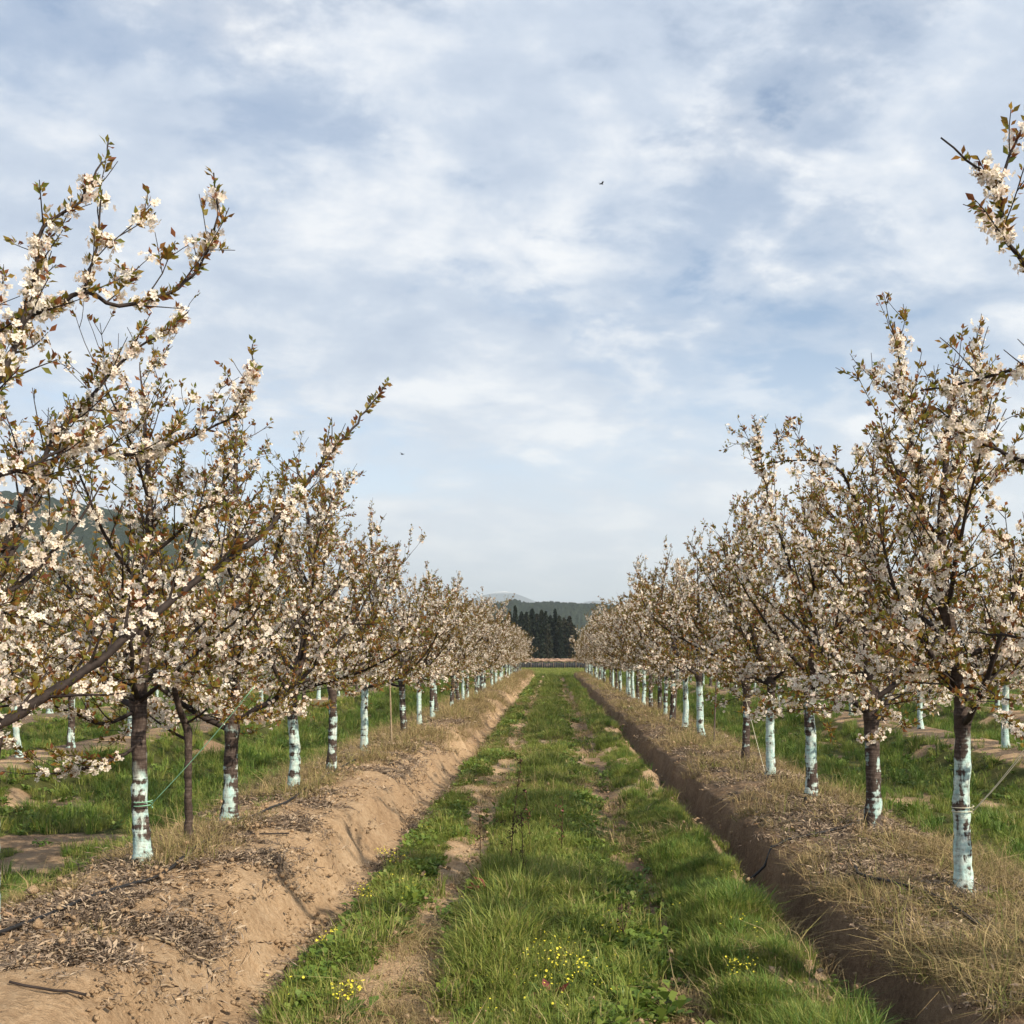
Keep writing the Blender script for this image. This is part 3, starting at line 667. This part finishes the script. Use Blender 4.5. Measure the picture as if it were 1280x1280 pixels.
# ------------------------------------------------------------------ grass, straw, litter (uncountable)
def scatter(name, label, cat, pts, rot, scl, idx, protos_):
    me = bpy.data.meshes.new(name); n = len(pts); me.vertices.add(n); me.vertices.foreach_set('co', np.asarray(pts, np.float32).ravel())
    for nm, ty, key, dat in (('rot', 'FLOAT_VECTOR', 'vector', rot), ('scl', 'FLOAT', 'value', scl), ('idx', 'INT', 'value', idx)):
        a = me.attributes.new(nm, ty, 'POINT'); a.data.foreach_set(key, np.asarray(dat, np.int32 if ty == 'INT' else np.float32).ravel())
    me.update()
    o = ob(name, me, kind='stuff', label=label, category=cat)
    c = bpy.data.collections.new(name + '_kinds')
    for k, pm in enumerate(protos_):
        c.objects.link(bpy.data.objects.new('%s_kind_%02d' % (name, k), pm))
    ng = bpy.data.node_groups.new(name, 'GeometryNodeTree')
    ng.interface.new_socket('Geometry', in_out='INPUT', socket_type='NodeSocketGeometry'); ng.interface.new_socket('Geometry', in_out='OUTPUT', socket_type='NodeSocketGeometry')
    gi, go = ng.nodes.new('NodeGroupInput'), ng.nodes.new('NodeGroupOutput')
    ip = ng.nodes.new('GeometryNodeInstanceOnPoints'); ci = ng.nodes.new('GeometryNodeCollectionInfo')
    ci.inputs['Collection'].default_value = c; ci.inputs['Separate Children'].default_value = True; ci.inputs['Reset Children'].default_value = True
    ip.inputs['Pick Instance'].default_value = True
    def na(nm, ty):
        a = ng.nodes.new('GeometryNodeInputNamedAttribute'); a.data_type = ty; a.inputs['Name'].default_value = nm; return a.outputs['Attribute']
    ng.links.new(gi.outputs[0], ip.inputs['Points']); ng.links.new(ci.outputs[0], ip.inputs['Instance'])
    ng.links.new(na('idx', 'INT'), ip.inputs['Instance Index']); ng.links.new(na('rot', 'FLOAT_VECTOR'), ip.inputs['Rotation']); ng.links.new(na('scl', 'FLOAT'), ip.inputs['Scale'])
    ng.links.new(ip.outputs[0], go.inputs[0])
    md = o.modifiers.new('scatter', 'NODES'); md.node_group = ng
    return o
def blades(mb, r, n, h0, h1, wdt, spread, lean, z0=-.01, droop=.5):
    a = r.random(n)*6.283; rr = spread*np.sqrt(r.random(n)); b = np.stack([rr*np.cos(a), rr*np.sin(a), np.full(n, z0)], 1)
    h = r.uniform(h0, h1, n); a2 = a + r.normal(size=n)*1.2; o = np.stack([np.cos(a2), np.sin(a2), 0*a2], 1)*(lean*r.random(n))[:, None]
    sd_ = np.stack([-np.sin(a2+r.normal(size=n)), np.cos(a2), 0*a2], 1)*(wdt*r.uniform(.6, 1.3, n))[:, None]*.5
    m_ = b + np.stack([o[:, 0]*h*.45, o[:, 1]*h*.45, h*.6], 1); t_ = b + np.stack([o[:, 0]*h*(1+droop), o[:, 1]*h*(1+droop), h*(1-.25*np.linalg.norm(o, axis=1))], 1)
    v = np.stack([b-sd_, b+sd_, m_+sd_*.8, m_-sd_*.8, t_], 1); i0 = (np.arange(n)*5)[:, None]
    mb.add(v, i0 + np.array([[0, 1, 2, 3]]), i0 + np.array([[3, 2, 4]]))
def rosette(mb, r, n, l0, l1, wdt, up, spread):
    a = r.random(n)*6.283; e = r.uniform(*up, n); d = np.stack([np.cos(a)*np.cos(e), np.sin(a)*np.cos(e), np.sin(e)], 1)
    b = np.stack([r.normal(size=n)*spread, r.normal(size=n)*spread, r.uniform(0, .05, n)], 1); ln = r.uniform(l0, l1, n)[:, None]
    sd_ = unit(np.cross(d, np.array([0, 0, 1.])))*ln*wdt; dn = np.array([0, 0, -.25])
    v = np.stack([b, b+d*ln*.55+sd_, b+d*ln+dn*ln, b+d*ln*.55-sd_], 1); mb.add(v, np.arange(n*4).reshape(-1, 4))
GREEN = [(0, (.075, .125, .022)), (.3, (.14, .195, .034)), (.6, (.21, .25, .050)), (.82, (.30, .28, .085)), (1, (.42, .33, .17))]
LUSH = [(0, (.055, .115, .020)), (.4, (.105, .185, .030)), (.8, (.17, .24, .046)), (1, (.25, .28, .075))]
M_GRASS = leafmat('grass_blade', GREEN, .3, .55, .3, .35); M_LUSH = leafmat('lush_grass_blade', LUSH, .3, .5, .3, .35)
M_BROAD = leafmat('broad_weed_leaf', [(0, (.06, .115, .02)), (.6, (.12, .19, .032)), (1, (.20, .245, .045))], .3, .5, .3, .3)
M_STRAW = leafmat('dry_straw', [(0, (.13, .09, .05)), (.35, (.24, .18, .09)), (.7, (.36, .28, .15)), (.85, (.16, .17, .05)), (1, (.11, .14, .035))], .15, .8, .1, .3)
M_LITTER = leafmat('leaf_litter', [(0, (.05, .038, .030)), (.3, (.13, .10, .078)), (.6, (.26, .20, .15)), (.85, (.42, .335, .24)), (1, (.22, .11, .055))], 0, .9, .1, .2)
M_YELLOW = plainmat('yellow_flower', (.62, .56, .05), .6, 60, .3)
M_STEM = plainmat('weed_stem', (.10, .13, .035), .7)
r = np.random.default_rng(77)
gp = []
for k in range(3): m = MB(); blades(m, r, 42, .03, .10, .006, .08, .9); gp.append(m.mesh('short_grass', M_GRASS))
for k in range(3): m = MB(); blades(m, r, 46, .08, .21, .0065, .075, .75); gp.append(m.mesh('tall_grass', M_GRASS))
for k in range(2): m = MB(); blades(m, r, 46, .12, .28, .008, .08, .7); gp.append(m.mesh('lush_grass', M_LUSH))
for k in range(2): m = MB(); rosette(m, r, 26, .03, .085, .30, (.2, 1.2), .045); blades(m, r, 12, .04, .1, .005, .08, .9); gp.append(m.mesh('broad_weed', M_BROAD))
def samp(n, x0, x1, y0, y1, pw, r):
    u = r.random(n); e = 1 - pw
    y = (y0**e + u*(y1**e - y0**e))**(1/e); return r.uniform(x0, x1, n), y
def rots(n, tilt, r): return np.stack([r.normal(size=n)*tilt, r.normal(size=n)*tilt, r.random(n)*6.283], 1)
# lane
x, y = samp(52000, -1.5, 1.6, 4.4, END+4, 1.55, r); g = grass_mask(x, y); k = r.random(len(x)) < g*.95 + .012; x, y = x[k], y[k]
right = bump1(x, 1.18, .42); pn = fbm(x*1.1, y*.6, 3, 91)
idx = np.where(r.random(len(x)) < .10 + .65*right, r.integers(3, 6, len(x)), r.integers(0, 3, len(x)))
idx = np.where((right > .3) & (r.random(len(x)) < .12), 7, idx)
idx = np.where((r.random(len(x)) < np.where(pn > .48, .5, .12)) & (right < .5), r.integers(8, 10, len(x)), idx)
idx = np.where((np.abs(x+.25) < .4) & (r.random(len(x)) < .25), r.integers(3, 6, len(x)), idx)
sc_ = (1 - .2*right - .35*right*sstep(.6, .42, fbm(x*2.2, y*1.3, 3, 95)))*(1 + .22*np.exp(-((x+.25)/.35)**2)*sstep(.5, .66, fbm(x*1.7, y*1.2, 3, 99)))*r.uniform(.55, 1.1, len(x))*(1 + .018*np.clip(y-8, 0, 60))*(.25 + 1.15*pn*(.35 + 1.3*fbm(x*3.1, y*2.4, 2, 97)))
scatter('lane_grass', 'green grass and low weeds growing along the lane between the tree rows', 'grass', np.stack([x, y, profile(x, y)], 1), rots(len(x), .12, r), sc_, idx, gp)
# strips between the other rows
xl, yl = samp(36000, -25, -2.3, 5, END+2, 1.35, r); xr, yr = samp(36000, 2.0, 25, 5, END+2, 1.35, r)
x, y = np.concatenate([xl, xr]), np.concatenate([yl, yr]); k = (np.abs(x) < y*.62+1.5) & (r.random(len(x)) < grass_mask(x, y)); x, y = x[k], y[k]
idx = np.where(r.random(len(x)) < .35, r.integers(6, 8, len(x)), r.integers(3, 6, len(x))); idx = np.where(r.random(len(x)) < .3, r.integers(8, 10, len(x)), idx); idx = np.where((np.abs(x) < 3.6) | (r.random(len(x)) < .25), r.integers(0, 3, len(x)), idx)
scatter('verge_grass', 'tall green grass in the strips behind the two tree rows', 'grass', np.stack([x, y, profile(x, y)], 1), rots(len(x), .15, r), r.uniform(.45, .95, len(x))*(.6 + .8*fbm(x*1.1, y*.9, 3, 107))*(1 + .03*np.clip(y-8, 0, 60)), idx, gp)
# field at the far end
x = r.uniform(-9, 9, 5000); y = r.uniform(END+1, 134, 5000)
scatter('field_grass', 'pale grass field beyond the far end of the lane', 'grass', np.stack([x, y, profile(x, y)], 1), rots(len(x), .1, r), r.uniform(1.6, 2.6, len(x)), r.integers(0, 3, len(x)), gp)
# dry straw
dp = []
for k in range(3): m = MB(); blades(m, r, 30, .03, .12, .0042, .11, 1.9, droop=1.0); dp.append(m.mesh('straw_tuft', M_STRAW))
for k in range(2): m = MB(); blades(m, r, 14, .10, .30, .004, .07, .7); dp.append(m.mesh('standing_straw', M_STRAW))
xa, ya = samp(15000, 1.5, 3.9, 4.4, END, 1.5, r); xb, yb = samp(12000, -3.9, -1.75, 5, END, 1.3, r); xc, yc = samp(6500, -1.5, 1.62, 4.6, 60, 1.5, r)
x, y = np.concatenate([xa, xb, xc]), np.concatenate([ya, yb, yc]); sn = fbm(x*1.3+3, y*1.1, 4, 101)
pr = np.where(x > 1.75, (sstep(.42, .60, sn)*.62 + .06)*sstep(1.78, 1.95, x), np.where(x > 1.5, .12*sstep(.5, .6, sn), np.where(x < -1.6, sstep(.48, .60, sn + .07*sstep(12, 20, y))*sstep(-2.3, -2.65, x - .75*sstep(11, 20, y)), sstep(.46, .60, sn)*.75)))
k = r.random(len(x)) < pr; x, y = x[k], y[k]
idx = np.where(r.random(len(x)) < np.where(np.abs(x) > 1.8, .10, .03), r.integers(3, 5, len(x)), r.integers(0, 3, len(x)))
scatter('dry_straw', 'dry straw coloured grass on the tree beds and at the lip of the ditch', 'dry grass', np.stack([x, y, profile(x, y)], 1), rots(len(x), .2, r), r.uniform(.6, 1.2, len(x))*(1 + .02*np.clip(y-8, 0, 60)), idx, dp)
# leaf litter and bark chips
lp = []
for k in range(4):
    m = MB(); n = 26; c = np.stack([r.normal(size=n)*.06, r.normal(size=n)*.06, r.uniform(.0, .022, n)], 1)
    a = unit(np.stack([r.normal(size=n), r.normal(size=n), r.normal(size=n)*.25], 1)); b_ = unit(np.cross(a, np.stack([r.normal(size=n)*.45, r.normal(size=n)*.45, np.ones(n)], 1)))
    ln = r.uniform(.010, .042, n)[:, None]; wd = np.minimum(ln*r.uniform(.07, .34, n)[:, None], .008); up_ = np.array([0, 0, .004])
    v = np.stack([c-a*ln, c+b_*wd+up_, c+a*ln, c-b_*wd+up_*r.random()], 1); m.add(v, np.arange(n*4).reshape(-1, 4)); lp.append(m.mesh('litter_patch', M_LITTER))
for k in range(2):
    m = MB()
    for j in range(5):
        p0 = np.append(r.normal(size=2)*.08, .008); dd = np.append(r.normal(size=2), r.normal()*.1); dd = unit(dd)*r.uniform(.06, .2); tube(m, [p0, p0+dd*.5+r.normal(size=3)*.008, p0+dd], [.003, .0025, .0015], 4)
    lp.append(m.mesh('twig_patch', M_LITTER))
xa, ya = samp(26000, -3.6, -1.3, 4.4, 40, 1.6, r); xb, yb = samp(14000, 1.7, 3.5, 4.4, 40, 1.6, r)
x, y = np.concatenate([xa, xb]), np.concatenate([ya, yb]); k = r.random(len(x)) < litter_mask(x, y)*np.where(x > 0, .36, .66) + .025*(np.abs(x) > 1.8); x, y = x[k], y[k]
idx = np.where(r.random(len(x)) < .14, r.integers(4, 6, len(x)), r.integers(0, 4, len(x)))
scatter('leaf_litter', 'dark leaf litter, bark chips and twigs strewn over the tree beds', 'litter', np.stack([x, y, profile(x, y)+.004], 1), rots(len(x), .2, r), r.uniform(.5, 1.05, len(x))*(1 + .03*np.clip(y-8, 0, 40)), idx, lp)
# soil crumbs
cpz = []
for k in range(4):
    m = MB()
    for j in range(7):
        c = np.append(r.normal(size=2)*.05, .002); s_ = r.uniform(.005, .02)
        v = np.array([(1, 0, 0), (-1, 0, 0), (0, 1, 0), (0, -1, 0), (0, 0, .8), (0, 0, -.8)])*s_*r.uniform(.6, 1.3, (6, 1)) + c
        m.add(v, None, [(0, 2, 4), (2, 1, 4), (1, 3, 4), (3, 0, 4), (2, 0, 5), (1, 2, 5), (3, 1, 5), (0, 3, 5)])
    cpz.append(m.mesh('crumbs', M_GROUND))
for nm, lb, (x0, x1) in (('soil_crumbs', 'crumbs and clods of tan soil on the lane and the banks', (-3.2, 3.2)),):
    x, y = samp(15000, x0, x1, 4.4, 30, 1.6, r); k = r.random(len(x)) < np.where(x > 1.5, .12, .5)*(1 - grass_mask(x, y))*(.30 + .5*sstep(.45, .6, fbm(x*2, y*2, 3, 111))); x, y = x[k], y[k]
    scatter(nm, lb, 'soil', np.stack([x, y, profile(x, y)], 1), rots(len(x), .3, r), r.uniform(.5, 1.5, len(x))*np.where(r.random(len(x)) < .05, 1.5, 1), r.integers(0, 4, len(x)), cpz)
# small yellow flowers among the grass
yp = []
for k in range(3):
    m = MB(); n = 5; c = np.stack([r.normal(size=n)*.05, r.normal(size=n)*.05, r.uniform(.07, .15, n)], 1)
    stamp(m, FC_V, None, FC_T, c, np.array([0, 0, 1.]) + r.normal(size=(n, 3))*.4, r, r.uniform(.004, .008, n)); yp.append(m.mesh('yellow_flowers', M_YELLOW))
x, y = samp(2600, -1.5, 1.5, 4.5, 30, 1.7, r); k = r.random(len(x)) < grass_mask(x, y)*.42*sstep(.50, .70, fbm(x*1.2+2, y*.9, 3, 121) + .08*(y < 7.5))*np.where(x > .8, .3, 1); x, y = x[k], y[k]
scatter('yellow_flowers', 'small yellow wildflowers dotted through the lane grass', 'flowers', np.stack([x, y, profile(x, y)], 1), rots(len(x), .1, r), r.uniform(.7, 1.2, len(x)), r.integers(0, 3, len(x)), yp)

# ------------------------------------------------------------------ single weeds
def mustard(seed, h):
    r = np.random.default_rng(seed); ms, ml_, mf_ = MB(), MB(), MB()
    for j in range(7):
        a = r.uniform(0, 6.28); pts = grow(r, (r.normal()*.02, r.normal()*.02, 0), (math.cos(a)*.35, math.sin(a)*.35, 1), h*r.uniform(.6, 1.1), .5, .07, .03); tube(ms, pts, np.linspace(.003, .0015, len(pts)), 4)
        n = 10; stamp(mf_, FC_V, None, FC_T, pts[-1] + r.normal(size=(n, 3))*np.array([.022, .022, .018]), np.array([0, 0, 1.]) + r.normal(size=(n, 3))*.5, r, r.uniform(.005, .009, n))
    rosette(ml_, r, 60, .05, .12, .26, (.1, 1.1), .06)
    return ms.mesh('mustard_stem', M_STEM), ml_.mesh('mustard_leaves', M_BROAD), mf_.mesh('mustard_flowers', M_YELLOW)
mus = [mustard(401, .24), mustard(402, .2)]
for k, (px, py, lb) in enumerate([(490, 1092, 'bushy wild mustard plant with yellow flowers at the foot of the sandy bank'), (455, 1128, 'wild mustard with few flowers growing just above the bare soil patch'),
                                  (405, 1195, 'wild mustard plant at the toe of the bank beside the bare soil patch'), (432, 1275, 'wild mustard with bright yellow flowers beside the bare sandy rut'),
                                  (710, 1262, 'low wild mustard in the middle grass strip of the lane'), (925, 1248, 'wild mustard at the edge of the tall grass by the ditch')]):
    d = F*CAM_Z/(py-VY); x = (px-VX)/F*d; m = mus[k % 2]
    root = ob('wild_mustard', None, None, (x, d, gz(x, d)), (0, 0, k*1.1), 1 - .08*(k % 3), label=lb, category='plant', group='wild mustard plants')
    ob('stem', m[0], root); ob('leaves', m[1], root, kind='stuff'); ob('flowers', m[2], root, kind='stuff')
M_DOCK = leafmat('dock_leaf', [(0, (.05, .09, .02)), (.55, (.09, .13, .03)), (.6, (.14, .03, .03)), (1, (.20, .05, .05))], .2, .5, .3)
M_DSTEM = plainmat('dark_dry_stem', (.055, .032, .02), .85, 20, .4)
for k, (px, py, lb) in enumerate([(618, 1128, 'broad leaved dock with reddened leaves in the middle of the lane'), (690, 1262, 'small dock with a red leaf low in the lane grass')]):
    d = F*CAM_Z/(py-VY); x = (px-VX)/F*d; rr = np.random.default_rng(500+k); a = MB(); b = MB()
    rosette(a, rr, 26 - 10*k, .10, .24 - .08*k, .16, (.3, 1.2), .035)
    for j in range(3): pts = grow(rr, (rr.normal()*.03, rr.normal()*.03, 0), (rr.normal()*.2, rr.normal()*.2, 1), .22, 0, .03); tube(b, pts, np.linspace(.004, .002, len(pts)), 5)
    root = ob('dock_plant', None, None, (x, d, gz(x, d)), label=lb, category='plant'); ob('leaves', a.mesh('dock_leaves', M_DOCK), root, kind='stuff'); ob('stem', b.mesh('dock_stem', M_STEM), root)
for k, (px, py, h, lb) in enumerate([(638, 1088, .92, 'tall dark dry weed stalk standing in the lane grass'), (702, 1075, .55, 'reddish dry weed stalk, shorter than the dark one beside it'), (664, 1066, .45, 'low reddish brown weed clump beside the tall dark stalk'), (655, 1110, .62, 'dark bushy weed stalk just before the reddish brown clump'), (600, 1075, .5, 'dark dry weed stalk at the edge of the left wheel rut'), (782, 1185, .22, 'little dry seedhead stalk at the edge of the right wheel rut')]):
    d = F*CAM_Z/(py-VY); x = (px-VX)/F*d; rr = np.random.default_rng(520+k); b = MB(); a = MB()
    pts = grow(rr, (0, 0, -.02), (rr.normal()*.08, 0, 1), h, 0, .03); tube(b, pts, np.linspace(.005, .002, len(pts)), 5)
    for j in range(int(16*h)+3):
        p = pts[rr.integers(2, len(pts))]; s2 = grow(rr, p, (rr.normal(), rr.normal(), 1.2), rr.uniform(.05, .16), .5, .08, .03); tube(b, s2, np.linspace(.0025, .0012, len(s2)), 3)
        n = 7; stamp(a, LT_V[[0, 1, 4, 3]], np.array([(0, 1, 2, 3)]), None, np.repeat(s2[-3:], 3, 0)[:n] + rr.normal(size=(n, 3))*.008, rr.normal(size=(n, 3)), rr, rr.uniform(.015, .035, n))
    root = ob('weed_stalk', None, None, (x, d, gz(x, d)), label=lb, category='plant'); ob('stem', b.mesh('weed_stem', M_DSTEM), root); ob('seed_leaves', a.mesh('weed_leaves', M_DSTEM if k not in (1, 2) else M_DOCK), root, kind='stuff')

# ------------------------------------------------------------------ stakes, twine, drip hoses, sticks
M_STAKE = plainmat('stake_wood', (.27, .21, .14), .8, 14, .3); M_HOSE = plainmat('drip_hose', (.018, .018, .02), .5)
for x, y, h, lb in ((-2.59, 16.4, 1.15, 'thin pale stake standing between white trunks on the sandy bank'), (2.72, 17.4, 1.1, 'thin dark stake in the ditch row, next after the blackened trunk'), (2.62, 22.1, 1.2, 'thin stake leaning in the ditch row, past the first stake')):
    st_ = ob('stake', None, None, (x, y, gz(x, y)-.05), (R(2), R(-1.5 if x < 0 else 2), 0), label=lb, category='stake')
    m = MB(); zs = np.linspace(0, h, 14); tube(m, np.stack([0*zs, 0*zs, zs], 1), .014 - .003*zs/h + .002*(np.arange(14) % 4 == 0), 8, .04); ob('pole', m.mesh('pole', M_STAKE if x < 0 else M_WOOD, True), st_)
    m = MB(); a = np.linspace(0, 6.6, 16); tube(m, np.stack([.018*np.cos(a), .018*np.sin(a), h*.8+.006*a], 1), .003, 5); ob('tie', m.mesh('tie', M_REED, True), st_)
def twine(name, label, tree, ring_z, ring_r, ends, mat, rad=.0035):
    x, y = tree; base = np.array([x, y, gz(x, y)]); root = ob(name, None, None, base + np.array([0, 0, ring_z]), label=label, category='string')
    m = MB(); a = np.linspace(0, 12.8, 40); tube(m, np.stack([ring_r*np.cos(a), ring_r*np.sin(a), .004*a-.02], 1), rad, 5); ob('loop', m.mesh('loop', mat, True), root)
    for e in ends:
        o0 = base + np.array([0, 0, ring_z]); v = np.array(e) - o0; t = np.linspace(0, 1, 12)[:, None]; st0 = unit(v*np.array([1, 1, 0]))*ring_r
        pts = st0 + (v-st0)*t - np.array([0, 0, .02])*np.sin(t*math.pi); m = MB(); tube(m, pts, rad*.85, 5); ob('strand', m.mesh('strand', mat, True), root)
twine('twine', 'green twine running up from a painted trunk to a bough on the sandy bank', (-2.83, 7.06), .39, .062, [P(318, 858, 6.75)], plainmat('green_twine', (.22, .45, .30), .7))
M_STR = plainmat('pale_string', (.55, .52, .40), .7)
twine('string', 'pale double string slanting away from the tall white and mint trunk', (2.58, 6.46), .50, .066, [P(1296, 915, 6.1), P(1302, 912, 6.15)], M_STR, .0028)
twine('string', 'thin pale string slanting down between the trunks above the ditch', (2.72, 14.5), .86, .06, [P(957, 968, 12.9)], M_STR, .004)
def ground_line(pts, rad, mat, name, lift=.006):
    p = catmull(np.array([(x, y, 0) for x, y in pts]), .06); p[:, 2] = profile(p[:, 0], p[:, 1]); k = np.ones(7)/7
    z = np.convolve(np.pad(p[:, 2], 3, 'edge'), k, 'valid'); p[:, 2] = np.maximum(z, p[:, 2]-.004) + rad + lift; m = MB(); tube(m, p, rad, 7); return m.mesh(name, mat, True)
ob('drip_hose', ground_line([(-2.86, 4.6), (-2.78, 5.3), (-2.6, 6.1), (-2.5, 6.7), (-2.58, 7.6), (-2.62, 8.6), (-2.55, 9.8), (-2.62, 11.2), (-2.66, 12.8), (-2.6, 15)], .011, M_HOSE, 'drip_hose', .022), label='black drip hose lying along the top of the sandy bank', category='hose')
ob('drip_hose', ground_line([(2.42, 4.6), (2.37, 5.15), (2.35, 5.9), (2.28, 6.4), (2.09, 6.9), (2.12, 7.2)], .011, M_HOSE, 'drip_hose', .03), label='black drip hose curving past the foot of the string tied trunk', category='hose')
ob('drip_hose', ground_line([(2.62, 8.95), (2.45, 8.68), (2.2, 8.55), (1.95, 8.5), (1.8, 8.45), (1.68, 8.42), (1.56, 8.4)], .011, M_HOSE, 'drip_hose'), label='black hose crossing the bed and dropping into the ditch', category='hose')
rs = np.random.default_rng(31)
for k, (px, py, ang, ln, zb) in enumerate([(225, 1165, .5, .35, .36), (130, 1190, .3, .3, .36), (40, 1215, .6, .4, .36), (330, 1055, .4, .4, .36), (385, 1225, .9, .25, 0.), (370, 1245, 1.1, .3, 0.), (300, 1010, .5, .5, .36), (60, 1255, .2, .3, .36)]):
    d = F*(CAM_Z-zb)/(py-VY); x = (px-VX)/F*d; a = ang + rs.normal()*.2
    ob('stick', ground_line([(x - math.cos(a)*ln/2, d - math.sin(a)*ln/2), (x + rs.normal()*.02, d), (x + math.cos(a)*ln/2, d + math.sin(a)*ln/2)], .006, M_TWIG if k % 2 else M_STAKE, 'stick', .012),
       label='bare broken stick lying in the litter on the sandy bank' if zb else 'bare broken stick at the toe of the sandy bank', category='stick', group='sticks on the sandy bank')

# ------------------------------------------------------------------ birds
M_BIRD = plainmat('bird_feather', (.02, .022, .03), .7)
for px, py, d, yaw, lb in ((752, 230, 42, .4, 'tiny dark bird flying high in the open sky'), (503, 568, 44, -.5, 'tiny dark bird flying low beside the crowns of the bank row')):
    root = ob('bird', None, None, P(px, py, d), (0, R(8), yaw), label=lb, category='bird')
    m = MB(); t = np.linspace(-1, 1, 11); tube(m, np.stack([t*.075, 0*t, .006*np.cos(t*2)], 1), np.maximum(.022*np.sqrt(np.clip(1-t**2, 0, 1))*(1-.25*t), .002), 8); ob('body', m.mesh('body', M_BIRD, True), root)
    m = MB(); m.add([(-.07, -.004, 0), (-.07, .004, 0), (-.13, .025, .004), (-.13, -.025, .004), (-.07, 0, .006), (-.13, 0, .009)], [(0, 3, 2, 1), (4, 1, 2, 5), (4, 5, 3, 0)]); ob('tail', m.mesh('tail', M_BIRD), root)
    for sg in (-1, 1):
        m = MB(); prof_ = [(0, .035, -.03, 0), (.06, .045, -.025, .035), (.12, .03, -.03, .045), (.17, -.01, -.03, .04)]
        top_ = [(a, sg*y_, z+.004) for y_, a, b, z in prof_]; bot = [(b, sg*y_, z) for y_, a, b, z in prof_]; low = [(a*.5+b*.5, sg*y_, z-.004) for y_, a, b, z in prof_]
        v = top_ + bot + low; q = []
        for j in range(3): q += [(j, j+1, j+5, j+4), (j+4, j+5, j+9, j+8), (j+8, j+9, j+1, j)]
        m.add(v, q); ob('wing', m.mesh('wing', M_BIRD, True), root)

# ------------------------------------------------------------------ air
hm = bpy.data.materials.new('haze'); hm.use_nodes = True; t = hm.node_tree; t.nodes.clear()
ho = N(t, 'ShaderNodeOutputMaterial'); hv = N(t, 'ShaderNodeVolumePrincipled'); hv.inputs['Color'].default_value = (.80, .92, 1.0, 1); hv.inputs['Density'].default_value = .00014; hv.inputs['Anisotropy'].default_value = .2
L(t, hv.outputs[0], ho.inputs['Volume'])
m = MB(); box(m, -8000, 8000, -900, 12500, -4, 720); ob('haze', m.mesh('haze', hm), kind='stuff', label='pale blue haze in the air over the far hills', category='haze')
